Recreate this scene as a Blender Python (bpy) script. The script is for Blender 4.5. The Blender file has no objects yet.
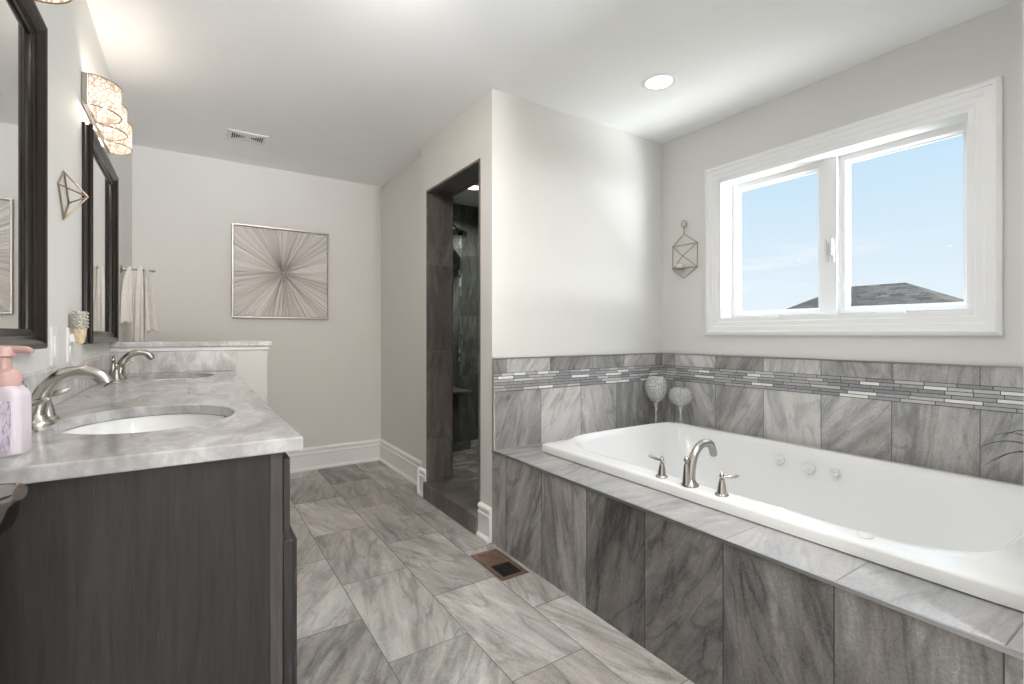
import bpy, bmesh, math, random
from mathutils import Vector, Matrix
PI = math.pi
R = math.radians
random.seed(7)
SC = bpy.context.scene
COL = SC.collection

# ------------------------------------------------------------------ camera
cam = bpy.data.cameras.new('camera')
cam.sensor_width = 36.0
cam.lens = 36.0 * 484.7 / 1024.0
cam.shift_y = -7.7 / 1024.0
cam.clip_start = 0.02
camo = bpy.data.objects.new('camera', cam)
COL.objects.link(camo)
camo.location = (0, 0, 1.12)
camo.rotation_euler = (R(90), 0, -0.5829)
SC.camera = camo
SC.view_settings.view_transform = 'Standard'
SC.view_settings.look = 'None'
SC.view_settings.gamma = 1.0
SC.view_settings.use_curve_mapping = False
SC.view_settings.exposure = 0.30
SC.cycles.max_bounces = 10
SC.cycles.diffuse_bounces = 6
SC.cycles.glossy_bounces = 4
SC.cycles.transmission_bounces = 8
SC.cycles.transparent_max_bounces = 12
SC.cycles.caustics_reflective = False
SC.cycles.caustics_refractive = False
SC.cycles.sample_clamp_indirect = 4.0
SC.cycles.use_denoising = True

# tuning of the light
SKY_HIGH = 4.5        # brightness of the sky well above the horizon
SKY_FILL = 2.5        # extra sky brightness added towards -y, fill through the added window
LOW_FILL = 70.0      # added glow below the horizon at -y, throws light up at the ceiling
CAN_W = 16.0          # base power of the recessed cans, most of them added fill
SCONCE_W = 1.8       # each bulb of the vanity lights


# ------------------------------------------------------------------ node helper
class NT:
    def __init__(self, tree):
        self.t = tree
        self.n = tree.nodes
        self.l = tree.links

    def new(self, kind, **kw):
        nd = self.n.new(kind)
        for k, v in kw.items():
            setattr(nd, k, v)
        return nd

    def put(self, sock, v):
        if isinstance(v, bpy.types.NodeSocket):
            self.l.new(v, sock)
        else:
            sock.default_value = v

    def m(self, op, a, b=0.0, c=0.0, clamp=False):
        nd = self.new('ShaderNodeMath', operation=op, use_clamp=clamp)
        self.put(nd.inputs[0], a)
        self.put(nd.inputs[1], b)
        if len(nd.inputs) > 2:
            self.put(nd.inputs[2], c)
        return nd.outputs[0]

    def vm(self, op, a, b=(0, 0, 0)):
        nd = self.new('ShaderNodeVectorMath', operation=op)
        self.put(nd.inputs[0], a)
        self.put(nd.inputs[1], b)
        return nd.outputs['Value'] if op in ('DOT_PRODUCT', 'LENGTH') else nd.outputs[0]

    def sep(self, v):
        nd = self.new('ShaderNodeSeparateXYZ')
        self.put(nd.inputs[0], v)
        return nd.outputs

    def comb(self, x, y, z=0.0):
        nd = self.new('ShaderNodeCombineXYZ')
        for i, v in enumerate((x, y, z)):
            self.put(nd.inputs[i], v)
        return nd.outputs[0]

    def obj(self):
        return self.new('ShaderNodeTexCoord').outputs['Object']

    def noise(self, vec, scale=1.0, detail=4.0, rough=0.55, dist=0.0):
        nd = self.new('ShaderNodeTexNoise')
        self.put(nd.inputs['Vector'], vec)
        nd.inputs['Scale'].default_value = scale
        nd.inputs['Detail'].default_value = detail
        nd.inputs['Roughness'].default_value = rough
        nd.inputs['Distortion'].default_value = dist
        return nd.outputs['Fac']

    def white(self, vec):
        nd = self.new('ShaderNodeTexWhiteNoise', noise_dimensions='3D')
        self.put(nd.inputs['Vector'], vec)
        s = self.new('ShaderNodeSeparateColor')
        self.l.new(nd.outputs['Color'], s.inputs[0])
        return s.outputs

    def ramp(self, fac, stops, interp='LINEAR'):
        nd = self.new('ShaderNodeValToRGB')
        cr = nd.color_ramp
        cr.interpolation = interp
        while len(cr.elements) < len(stops):
            cr.elements.new(0.5)
        for e, (p, c) in zip(cr.elements, stops):
            e.position = p
            e.color = (c[0], c[1], c[2], 1)
        self.put(nd.inputs[0], fac)
        return nd.outputs[0]

    def mix(self, f, a, b, blend='MIX'):
        nd = self.new('ShaderNodeMix', data_type='RGBA', blend_type=blend)
        self.put(nd.inputs[0], f)
        self.put(nd.inputs[6], a)
        self.put(nd.inputs[7], b)
        return nd.outputs[2]

    def bump(self, h, strength=0.2, dist=0.002):
        nd = self.new('ShaderNodeBump')
        nd.inputs['Strength'].default_value = strength
        nd.inputs['Distance'].default_value = dist
        self.put(nd.inputs['Height'], h)
        return nd.outputs[0]


def c4(c):
    return (c[0], c[1], c[2], 1.0)


def new_mat(name):
    m = bpy.data.materials.new(name)
    m.use_nodes = True
    t = NT(m.node_tree)
    b = m.node_tree.nodes['Principled BSDF']
    return m, t, b


def simple(name, col, rough=0.5, metal=0.0, vary=0.04, scale=20.0, bump=0.0, coat=0.0, spec=0.5):
    m, t, b = new_mat(name)
    o = t.obj()
    n = t.noise(o, scale, 3.0)
    d = tuple(max(0, c * (1 - vary)) for c in col)
    e = tuple(min(1, c * (1 + vary)) for c in col)
    t.l.new(t.ramp(n, [(0.3, d), (0.7, e)]), b.inputs['Base Color'])
    b.inputs['Roughness'].default_value = rough
    b.inputs['Metallic'].default_value = metal
    b.inputs['Specular IOR Level'].default_value = spec
    b.inputs['Coat Weight'].default_value = coat
    if bump:
        t.l.new(t.bump(t.noise(o, scale * 8, 2.0), bump), b.inputs['Normal'])
    return m


def emit(name, col, strength):
    m, t, b = new_mat(name)
    b.inputs['Base Color'].default_value = c4(col)
    b.inputs['Emission Color'].default_value = c4(col)
    b.inputs['Emission Strength'].default_value = strength
    return m


def stone_tile(name, ua, va, u0, v0, tw, th, stagger=0.0, grout=0.0035, rough=0.32,
               dark=(0.10, 0.096, 0.094), mid=(0.27, 0.26, 0.25), light=(0.52, 0.50, 0.475),
               seed=0.0, lean=0.42, tone=0.34, shift=0.0, gcol=(0.16, 0.15, 0.14)):
    """veined stone-look porcelain: every tile gets its own tone and vein direction"""
    m, t, b = new_mat(name)
    xyz = t.sep(t.obj())
    U = t.m('SUBTRACT', xyz[ua], u0)
    V = t.m('SUBTRACT', xyz[va], v0)
    a = t.m('FLOOR', t.m('DIVIDE', U, tw))
    odd = t.m('ABSOLUTE', t.m('MODULO', a, 2.0))
    V = t.m('SUBTRACT', V, t.m('MULTIPLY', odd, stagger))
    bb = t.m('FLOOR', t.m('DIVIDE', V, th))
    r = t.white(t.comb(a, bb, seed))
    fu = t.m('SUBTRACT', U, t.m('MULTIPLY', a, tw))
    fv = t.m('SUBTRACT', V, t.m('MULTIPLY', bb, th))
    du = t.m('MINIMUM', fu, t.m('SUBTRACT', tw, fu))
    dv = t.m('MINIMUM', fv, t.m('SUBTRACT', th, fv))
    dd = t.m('MINIMUM', du, dv)
    g = t.m('LESS_THAN', dd, grout / 2)
    # vein direction: V is the long way of the tile
    ang = t.m('MULTIPLY', t.m('SUBTRACT', r[0], 0.32), lean * 1.6)
    vec = t.comb(fu, fv, 0.0)
    rot = t.new('ShaderNodeVectorRotate', rotation_type='Z_AXIS')
    t.l.new(vec, rot.inputs['Vector'])
    t.l.new(ang, rot.inputs['Angle'])
    q = t.sep(rot.outputs[0])
    off = t.comb(t.m('MULTIPLY', r[0], 37.0), t.m('MULTIPLY', r[1], 53.0), t.m('MULTIPLY', r[2], 29.0))
    p1 = t.vm('ADD', t.comb(t.m('MULTIPLY', q[0], 8.0), t.m('MULTIPLY', q[1], 1.2), 0.0), off)
    streak = t.noise(p1, 1.0, 7.0, 0.6, 0.35)
    p2 = t.vm('ADD', t.comb(t.m('MULTIPLY', q[0], 26.0), t.m('MULTIPLY', q[1], 6.0), 0.0), off)
    cloud = t.noise(p2, 1.0, 7.0, 0.7, 0.5)
    p3 = t.vm('ADD', t.comb(t.m('MULTIPLY', q[0], 7.0), t.m('MULTIPLY', q[1], 1.6), 3.0), off)
    vn = t.noise(p3, 1.0, 3.0, 0.5, 1.0)
    vein = t.m('SUBTRACT', 1.0, t.m('MULTIPLY', t.m('ABSOLUTE', t.m('SUBTRACT', vn, 0.5)), 26.0), clamp=True)
    grain = t.noise(t.vm('ADD', vec, off), 160.0, 3.0, 0.7)
    f = t.m('ADD', t.m('MULTIPLY', t.m('SUBTRACT', streak, 0.5), 1.15), t.m('MULTIPLY', t.m('SUBTRACT', cloud, 0.5), 0.75))
    f = t.m('ADD', f, t.m('MULTIPLY', t.m('SUBTRACT', r[2], 0.5), tone))
    f = t.m('ADD', f, t.m('MULTIPLY', t.m('SUBTRACT', grain, 0.5), 0.5))
    f = t.m('SUBTRACT', f, t.m('MULTIPLY', vein, 0.17))
    f = t.m('ADD', f, 0.5 + shift, clamp=True)
    col = t.ramp(f, [(0.03, dark), (0.47, mid), (0.88, light)])
    col = t.mix(t.m('MULTIPLY', t.m('SUBTRACT', t.noise(p2, 0.4, 3.0), 0.42), 2.2, clamp=True), col, t.mix(1.0, col, c4((1.04, 0.97, 0.92)), 'MULTIPLY'))
    col = t.mix(g, col, c4(gcol))
    t.l.new(col, b.inputs['Base Color'])
    t.l.new(t.m('ADD', t.m('MULTIPLY', g, 0.4), t.m('MULTIPLY_ADD', cloud, 0.14, rough - 0.07)), b.inputs['Roughness'])
    h = t.m('ADD', t.m('MULTIPLY', t.m('LESS_THAN', dd, grout * 0.7), -1.0), t.m('MULTIPLY', cloud, 0.12))
    t.l.new(t.bump(h, 0.35, 0.002), b.inputs['Normal'])
    return m


def mosaic(name, ua, va, v0, rh, length, stops, grout=0.003, gcol=(0.07, 0.07, 0.075), rough=0.22, seed=1.0, var=0.8):
    """linear mosaic: rows of strips with random lengths; U along the strip, V up"""
    m, t, b = new_mat(name)
    xyz = t.sep(t.obj())
    V = t.m('SUBTRACT', xyz[va], v0)
    row = t.m('FLOOR', t.m('DIVIDE', V, rh))
    rr = t.white(t.comb(row, seed, 5.0))
    ln = t.m('MULTIPLY_ADD', rr[1], length * var, length * (1 - var / 2))
    U = t.m('ADD', xyz[ua], t.m('MULTIPLY', rr[0], 3.0))
    cell = t.m('FLOOR', t.m('DIVIDE', U, ln))
    fu = t.m('SUBTRACT', U, t.m('MULTIPLY', cell, ln))
    fv = t.m('SUBTRACT', V, t.m('MULTIPLY', row, rh))
    dd = t.m('MINIMUM', t.m('MINIMUM', fu, t.m('SUBTRACT', ln, fu)), t.m('MINIMUM', fv, t.m('SUBTRACT', rh, fv)))
    g = t.m('LESS_THAN', dd, grout / 2)
    r = t.white(t.comb(cell, row, seed))
    col = t.ramp(r[0], stops, 'CONSTANT')
    gr = t.noise(t.obj(), 60.0, 4.0)
    col = t.mix(0.15, col, t.ramp(gr, [(0.3, (0.15, 0.15, 0.15)), (0.7, (0.6, 0.6, 0.6))]))
    col = t.mix(g, col, c4(gcol))
    t.l.new(col, b.inputs['Base Color'])
    t.l.new(t.m('ADD', t.m('MULTIPLY', g, 0.5), rough), b.inputs['Roughness'])
    t.l.new(t.bump(t.m('MULTIPLY', g, -1.0), 0.4, 0.002), b.inputs['Normal'])
    return m


def marble(name, k=1.0):
    m, t, b = new_mat(name)
    o = t.obj()
    s = t.sep(o)
    p = t.comb(t.m('MULTIPLY', s[0], 7.5), t.m('MULTIPLY', s[1], 2.8), t.m('MULTIPLY', s[2], 5.0))
    rot = t.new('ShaderNodeVectorRotate', rotation_type='Z_AXIS')
    t.l.new(p, rot.inputs['Vector'])
    rot.inputs['Angle'].default_value = 0.7
    n1 = t.noise(rot.outputs[0], 1.0, 8.0, 0.62, 0.7)
    n2 = t.noise(rot.outputs[0], 1.5, 6.0, 0.6, 1.0)
    n3 = t.noise(o, 70.0, 4.0, 0.7)
    vein = t.m('SUBTRACT', 1.0, t.m('MULTIPLY', t.m('ABSOLUTE', t.m('SUBTRACT', n2, 0.5)), 12.0), clamp=True)
    f = t.m('ADD', n1, t.m('MULTIPLY', t.m('SUBTRACT', n3, 0.5), 0.18))
    col = t.ramp(f, [(0.32, (0.27, 0.26, 0.26)), (0.47, (0.43, 0.417, 0.413)), (0.60, (0.575, 0.565, 0.562))])
    col = t.mix(t.m('MULTIPLY', vein, 0.42), col, c4((0.30, 0.285, 0.28)))
    if k != 1.0:
        col = t.mix(1.0, col, c4((k, k, k * 1.02)), 'MULTIPLY')
    t.l.new(col, b.inputs['Base Color'])
    b.inputs['Roughness'].default_value = 0.16
    return m


def wood(name, base, hi, ax=2):
    m, t, b = new_mat(name)
    s = t.sep(t.obj())
    k = [38.0, 38.0, 38.0]
    k[ax] = 2.6
    p = t.comb(*[t.m('MULTIPLY', s[i], k[i]) for i in range(3)])
    n = t.noise(p, 1.0, 6.0, 0.6, 1.1)
    p2 = t.comb(*[t.m('MULTIPLY', s[i], k[i] * 5) for i in range(3)])
    n2 = t.noise(p2, 1.0, 3.0, 0.6, 0.3)
    f = t.m('ADD', t.m('MULTIPLY', n, 0.7), t.m('MULTIPLY', n2, 0.3))
    t.l.new(t.ramp(f, [(0.36, base), (0.52, tuple((x + y) / 2 for x, y in zip(base, hi))), (0.70, hi)]), b.inputs['Base Color'])
    p3 = t.comb(*[t.m('MULTIPLY', s[i], k[i] * (1.6 if i == ax else 3.4)) for i in range(3)])
    sc = t.m('MULTIPLY', t.m('SUBTRACT', t.noise(p3, 1.0, 5.0, 0.7, 1.4), 0.60), 7.0, clamp=True)
    base_link = b.inputs['Base Color'].links[0].from_socket
    t.l.new(t.mix(t.m('MULTIPLY', sc, 0.5), base_link, c4(tuple(v * 2.3 for v in hi))), b.inputs['Base Color'])
    b.inputs['Roughness'].default_value = 0.42
    t.l.new(t.bump(n2, 0.12, 0.001), b.inputs['Normal'])
    return m


# ------------------------------------------------------------------ world
def make_world():
    w = bpy.data.worlds.new('sky')
    SC.world = w
    w.use_nodes = True
    t = NT(w.node_tree)
    bg = w.node_tree.nodes['Background']
    d = t.new('ShaderNodeTexCoord').outputs['Generated']
    z = t.sep(d)[2]
    col = t.ramp(t.m('MULTIPLY_ADD', z, 0.5, 0.5), [(0.0, (0.30, 0.30, 0.27)), (0.49, (0.42, 0.43, 0.40)), (0.505, (0.694, 0.764, 0.81)),
                                                    (0.57, (0.587, 0.702, 0.787)), (0.66, (0.453, 0.64, 0.782)), (0.80, (0.62, 0.80, 0.96)), (1.0, (0.66, 0.81, 0.96))])
    s = t.sep(d)
    cl = t.noise(t.comb(t.m('MULTIPLY', s[0], 4.0), t.m('MULTIPLY', s[1], 4.0), t.m('MULTIPLY', s[2], 26.0)), 1.0, 5.0, 0.6)
    cf = t.m('MULTIPLY', t.m('SUBTRACT', cl, 0.60), 4.0, clamp=True)
    low = t.m('SUBTRACT', 1.0, t.m('MULTIPLY', t.m('ABSOLUTE', t.m('SUBTRACT', z, 0.10)), 9.0), clamp=True)
    col = t.mix(t.m('MULTIPLY', cf, low), col, c4((0.82, 0.84, 0.86)))
    up = t.m('MULTIPLY', t.m('SUBTRACT', z, 0.42), 2.2, clamp=True)
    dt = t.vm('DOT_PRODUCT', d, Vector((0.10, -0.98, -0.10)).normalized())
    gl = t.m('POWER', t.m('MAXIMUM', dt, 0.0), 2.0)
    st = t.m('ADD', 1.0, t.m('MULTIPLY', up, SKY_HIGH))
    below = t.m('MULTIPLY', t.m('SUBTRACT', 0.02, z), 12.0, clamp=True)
    st = t.m('ADD', st, t.m('MULTIPLY', gl, t.m('MULTIPLY_ADD', below, LOW_FILL - SKY_FILL, SKY_FILL)))  # added fill glow towards -y, much stronger below the horizon
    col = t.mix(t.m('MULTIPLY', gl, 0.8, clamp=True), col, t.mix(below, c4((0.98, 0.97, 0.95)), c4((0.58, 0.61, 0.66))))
    t.l.new(col, bg.inputs[0])
    t.l.new(st, bg.inputs[1])


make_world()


def light(name, kind, loc, power, col, parent=None, rot=(0, 0, 0), **kw):
    d = bpy.data.lights.new(name, kind)
    d.energy = power
    d.color = col
    for k, v in kw.items():
        setattr(d, k, v)
    o = bpy.data.objects.new(name, d)
    COL.objects.link(o)
    o.location = loc
    o.rotation_euler = rot
    o.parent = parent
    return o


def portal(name, loc, rot, sx, sy):
    o = light(name, 'AREA', loc, 1.0, (1, 1, 1), None, rot, shape='RECTANGLE', size=sx, size_y=sy)
    o.data.cycles.is_portal = True


portal('window_daylight', (2.90, 1.21, 1.64), (0, R(90), 0), 0.86, 1.2)
portal('added_window_portal', (1.875, -1.39, 1.50), (R(90), 0, 0), 1.45, 1.5)  # portal of the fill window added behind the camera


# ------------------------------------------------------------------ mesh helpers
def B():
    return bmesh.new()


def box(bm, x0, x1, y0, y1, z0, z1):
    v = [bm.verts.new((x, y, z)) for x in (x0, x1) for y in (y0, y1) for z in (z0, z1)]
    for q in ((0, 1, 3, 2), (4, 6, 7, 5), (0, 4, 5, 1), (2, 3, 7, 6), (0, 2, 6, 4), (1, 5, 7, 3)):
        bm.faces.new([v[i] for i in q])
    return v


def loft(bm, rings, close=True, cap0=True, cap1=True):
    vr = [[bm.verts.new(p) for p in r] for r in rings]
    n = len(vr[0])
    for a, b in zip(vr[:-1], vr[1:]):
        for i in range(n if close else n - 1):
            j = (i + 1) % n
            bm.faces.new((a[i], a[j], b[j], b[i]))
    if cap0:
        bm.faces.new(list(reversed(vr[0])))
    if cap1:
        bm.faces.new(vr[-1])
    return vr


def lathe(bm, prof, seg=24, org=(0, 0, 0), sx=1.0, sy=1.0, cap0=True, cap1=True, axis='z'):
    rings = []
    for r, z in prof:
        ring = []
        for i in range(seg):
            a = 2 * PI * i / seg
            x, y = r * math.cos(a) * sx, r * math.sin(a) * sy
            if axis == 'z':
                p = (org[0] + x, org[1] + y, org[2] + z)
            elif axis == 'x':
                p = (org[0] + z, org[1] + x, org[2] + y)
            else:
                p = (org[0] + y, org[1] + z, org[2] + x)
            ring.append(p)
        rings.append(ring)
    return loft(bm, rings, True, cap0, cap1)


def tube(bm, pts, rad, seg=10, flat=1.0, caps=True):
    """swept round bar through pts; rad a number or one per point; flat squashes it"""
    pts = [Vector(p) for p in pts]
    n = len(pts)
    if not isinstance(rad, (list, tuple)):
        rad = [rad] * n
    up = None
    rings = []
    for i, p in enumerate(pts):
        d = (pts[min(i + 1, n - 1)] - pts[max(i - 1, 0)]).normalized()
        if up is None:
            ref = Vector((0, 0, 1)) if abs(d.z) < 0.9 else Vector((0, 1, 0))
            up = (ref - d * ref.dot(d)).normalized()
        else:
            up = (up - d * up.dot(d)).normalized()
        sd = d.cross(up)
        rings.append([p + (sd * math.cos(2 * PI * k / seg) + up * math.sin(2 * PI * k / seg) * flat) * rad[i] for k in range(seg)])
    loft(bm, rings, True, caps, caps)


def arc_pts(f, n):
    return [f(i / (n - 1)) for i in range(n)]


def spline(ctrl, n=24):
    """Catmull-Rom through control points"""
    P = [Vector(c) for c in ctrl]
    P = [P[0] * 2 - P[1]] + P + [P[-1] * 2 - P[-2]]
    out = []
    segs = len(P) - 3
    for k in range(n):
        t = k / (n - 1) * segs
        i = min(int(t), segs - 1)
        u = t - i
        a, b, c, d = P[i:i + 4]
        out.append(0.5 * ((2 * b) + (c - a) * u + (2 * a - 5 * b + 4 * c - d) * u * u + (3 * b - a - 3 * c + d) * u ** 3))
    return out


def ring_sweep(bm, prof, a0, a1, b0, b1, place):
    """mitred moulding round a rectangle. prof: (inward, depth) closed outline; place(a,b,d) -> xyz"""
    rings = []
    for sa, sb in ((0, 0), (1, 0), (1, 1), (0, 1)):
        ring = []
        for i, d in prof:
            a = a1 - i if sa else a0 + i
            b = b1 - i if sb else b0 + i
            ring.append(place(a, b, d))
        rings.append(ring)
    rings.append(rings[0])
    vr = [[bm.verts.new(p) for p in r] for r in rings[:4]]
    vr.append(vr[0])
    n = len(prof)
    for a, b in zip(vr[:-1], vr[1:]):
        for i in range(n):
            j = (i + 1) % n
            bm.faces.new((a[i], a[j], b[j], b[i]))


def extrude_prof(bm, prof, p0, p1, out):
    """baseboard style: prof (out, z) run from p0 to p1 (xy), out = unit xy normal"""
    rings = []
    for p in (p0, p1):
        rings.append([(p[0] + out[0] * o, p[1] + out[1] * o, z) for o, z in prof])
    loft(bm, rings, True, True, True)


def link(name, bm, mat, parent=None, loc=(0, 0, 0), rot=(0, 0, 0), smooth=False, bevel=0.0, sub=0, angle=40):
    bmesh.ops.recalc_face_normals(bm, faces=bm.faces)
    me = bpy.data.meshes.new(name)
    bm.to_mesh(me)
    bm.free()
    me.materials.append(mat)
    if smooth:
        me.polygons.foreach_set('use_smooth', [True] * len(me.polygons))
        if angle < 180:
            me.set_sharp_from_angle(angle=R(angle))
    o = bpy.data.objects.new(name, me)
    COL.objects.link(o)
    o.location = loc
    o.rotation_euler = rot
    o.parent = parent
    if bevel:
        md = o.modifiers.new('bevel', 'BEVEL')
        md.width = bevel
        md.segments = 2
        md.limit_method = 'ANGLE'
    if sub:
        md = o.modifiers.new('subd', 'SUBSURF')
        md.levels = md.render_levels = sub
    return o


def tag(o, label, cat, group=None):
    o['label'] = label
    o['category'] = cat
    if group:
        o['group'] = group
    return o


def thing(name, label, cat, loc=(0, 0, 0), rz=0.0, group=None):
    o = bpy.data.objects.new(name, None)
    COL.objects.link(o)
    o.location = loc
    o.rotation_euler = (0, 0, rz)
    o.empty_display_size = 0.05
    return tag(o, label, cat, group)


def struct(name, bm, mat, parent=None, **kw):
    o = link(name, bm, mat, parent, **kw)
    o['kind'] = 'structure'
    return o


def copy_tree(o, parent=None, label=None):
    c = o.copy()
    COL.objects.link(c)
    if parent:
        c.parent = parent
    if label:
        c['label'] = label
    for ch in list(o.children):
        copy_tree(ch, c)
    return c


# ------------------------------------------------------------------ materials
M = {}
M['paint'] = simple('wall_paint', (0.755, 0.745, 0.72), 0.75, vary=0.012, scale=3.0)
M['ceil'] = simple('ceiling_paint', (0.95, 0.95, 0.95), 0.85, vary=0.01, scale=3.0)
M['trim'] = simple('white_trim_paint', (0.92, 0.92, 0.92), 0.38, vary=0.01, scale=4.0)
M['tub'] = simple('white_acrylic', (0.84, 0.84, 0.835), 0.22, vary=0.006, scale=2.0, spec=0.35)
M['china'] = simple('white_china', (0.84, 0.84, 0.83), 0.10, vary=0.005, scale=4.0)
M['nickel'] = simple('brushed_nickel', (0.46, 0.432, 0.40), 0.27, 1.0, vary=0.03, scale=60.0)
M['chrome'] = simple('polished_chrome', (0.62, 0.60, 0.60), 0.10, 1.0, vary=0.02)
M['darkchrome'] = simple('dark_chrome', (0.20, 0.175, 0.165), 0.13, 1.0, vary=0.02)
M['darkmetal'] = simple('black_metal', (0.02, 0.02, 0.022), 0.3, 0.6)
M['wire'] = simple('champagne_wire', (0.42, 0.34, 0.25), 0.32, 1.0, vary=0.05, scale=40.0)
M['silverwire'] = simple('pewter_wire', (0.40, 0.37, 0.33), 0.35, 1.0, vary=0.05, scale=40.0)
M['frame'] = simple('espresso_frame', (0.020, 0.0145, 0.0125), 0.2, vary=0.15, scale=6.0, spec=0.22)
M['mirror'] = simple('silvered_glass', (0.90, 0.90, 0.89), 0.015, 1.0, vary=0.0)
M['marble'] = marble('grey_white_marble')
M['splash'] = marble('pale_splash_marble', 1.4)
M['wood'] = wood('espresso_stained_wood', (0.014, 0.0125, 0.0125), (0.036, 0.0315, 0.0310))
M['woodedge'] = wood('espresso_edge_wood', (0.045, 0.038, 0.038), (0.085, 0.072, 0.071))
FL = dict(dark=(0.11, 0.103, 0.097), mid=(0.365, 0.347, 0.33), light=(0.64, 0.622, 0.60))
M['floor'] = stone_tile('floor_stone_tile', 0, 1, 0.557, 1.61, 0.304, 0.612, stagger=-0.306, seed=3.0, rough=0.36, lean=0.75, **FL)
WT = dict(dark=(0.12, 0.117, 0.117), mid=(0.34, 0.335, 0.332), light=(0.66, 0.65, 0.645), tone=0.45)
TF = dict(dark=(0.055, 0.052, 0.051), mid=(0.225, 0.216, 0.211), light=(0.52, 0.50, 0.485), tone=0.40, gcol=(0.05, 0.048, 0.046))  # same stone as the wall tile, shade on the tub front darkened into it
M['tubface'] = stone_tile('shaded_tub_face_tile', 1, 2, 0.266, -0.11, 0.305, 0.61, seed=11.0, lean=-0.75, shift=-0.02, **TF)
M['tubend'] = stone_tile('tub_end_stone_tile', 0, 2, 0.5, -0.11, 0.305, 0.61, seed=12.0, **WT)
M['deck'] = stone_tile('tub_deck_stone_tile', 1, 0, 0.266, 1.0, 0.305, 3.0, seed=14.0, rough=0.20, tone=0.12, dark=(0.24, 0.24, 0.245), mid=(0.36, 0.36, 0.365), light=(0.48, 0.48, 0.48))
M['wallw'] = stone_tile('wall_stone_tile', 1, 2, 0.0, 0.2, 0.303, 0.61, seed=21.0, lean=-0.8, shift=0.10, **WT)
M['wallw_top'] = stone_tile('wall_top_stone_tile', 1, 2, 0.0, 0.4, 0.303, 0.61, seed=25.0, lean=-0.8, shift=0.08, **WT)
M['walls'] = stone_tile('side_stone_tile', 0, 2, 1.362, 0.2, 0.303, 0.61, seed=33.0, lean=0.8, shift=0.08, **WT)
M['walls_top'] = stone_tile('side_top_stone_tile', 0, 2, 1.43, 0.4, 0.303, 0.61, seed=37.0, lean=0.8, **WT)
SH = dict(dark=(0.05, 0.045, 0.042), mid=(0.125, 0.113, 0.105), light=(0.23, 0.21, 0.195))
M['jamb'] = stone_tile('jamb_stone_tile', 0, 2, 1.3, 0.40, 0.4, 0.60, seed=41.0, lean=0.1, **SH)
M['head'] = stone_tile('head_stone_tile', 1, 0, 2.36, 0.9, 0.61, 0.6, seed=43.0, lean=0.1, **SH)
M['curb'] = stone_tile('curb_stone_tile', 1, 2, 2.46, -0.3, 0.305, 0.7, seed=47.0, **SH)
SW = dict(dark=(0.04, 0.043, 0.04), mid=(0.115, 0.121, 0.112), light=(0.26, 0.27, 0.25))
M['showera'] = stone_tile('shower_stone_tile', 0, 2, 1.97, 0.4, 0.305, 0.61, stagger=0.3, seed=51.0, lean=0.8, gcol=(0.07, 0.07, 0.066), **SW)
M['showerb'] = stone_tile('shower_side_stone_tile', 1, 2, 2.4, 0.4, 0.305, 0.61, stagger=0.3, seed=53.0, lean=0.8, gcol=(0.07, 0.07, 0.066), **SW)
ST = [(0.0, (0.30, 0.30, 0.31)), (0.24, (0.46, 0.455, 0.45)), (0.54, (0.62, 0.61, 0.605)), (0.70, (0.40, 0.40, 0.40)), (0.84, (0.95, 0.95, 0.94))]
M['mosw'] = mosaic('window_wall_mosaic', 1, 2, 0.81, 0.0165, 0.13, ST, seed=2.0)
M['moss'] = mosaic('side_wall_mosaic', 0, 2, 0.81, 0.0165, 0.13, ST, seed=6.0)
M['mosv'] = mosaic('shower_strip_mosaic', 2, 0, 2.25, 0.016, 0.07,
                   [(0.0, (0.08, 0.08, 0.08)), (0.55, (0.2, 0.2, 0.19)), (0.86, (0.5, 0.5, 0.48))], seed=9.0)
M['showerfloor'] = mosaic('shower_floor_mosaic', 0, 1, 0.0, 0.055, 0.10,
                          [(0.0, (0.07, 0.062, 0.055)), (0.35, (0.16, 0.145, 0.13)), (0.6, (0.26, 0.24, 0.215)), (0.85, (0.11, 0.10, 0.09))],
                          grout=0.005, gcol=(0.20, 0.19, 0.175), rough=0.4, seed=4.0, var=0.3)
M['edge'] = simple('brushed_metal_edge', (0.45, 0.44, 0.43), 0.3, 1.0)
M['copper'] = simple('copper_bronze', (0.30, 0.20, 0.15), 0.38, 0.75, vary=0.12, scale=40.0)
M['bronze_dark'] = simple('dark_bronze', (0.03, 0.025, 0.022), 0.5, 0.4)
M['void'] = simple('black_duct', (0.01, 0.01, 0.01), 0.9)
M['plastic'] = simple('white_plastic', (0.80, 0.80, 0.80), 0.35, vary=0.01)
M['cloth'] = simple('cream_cloth', (0.72, 0.69, 0.655), 0.95, vary=0.07, scale=60.0, bump=0.3)
M['cloth_grey'] = simple('taupe_cloth', (0.42, 0.385, 0.35), 0.95, vary=0.08, scale=60.0, bump=0.3)
M['pink'] = simple('rose_plastic', (0.56, 0.35, 0.32), 0.3, vary=0.03)
M['wax'] = simple('cream_wax', (0.80, 0.77, 0.70), 0.5, vary=0.02)
M['siding'] = simple('beige_siding', (0.55, 0.52, 0.47), 0.8)
M['leaf'] = simple('dark_palm_leaf', (0.035, 0.045, 0.033), 0.5, vary=0.2)
M['pot'] = simple('grey_ceramic', (0.40, 0.40, 0.40), 0.5)
M['soil'] = simple('potting_soil', (0.04, 0.03, 0.025), 0.95, vary=0.3)


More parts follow.
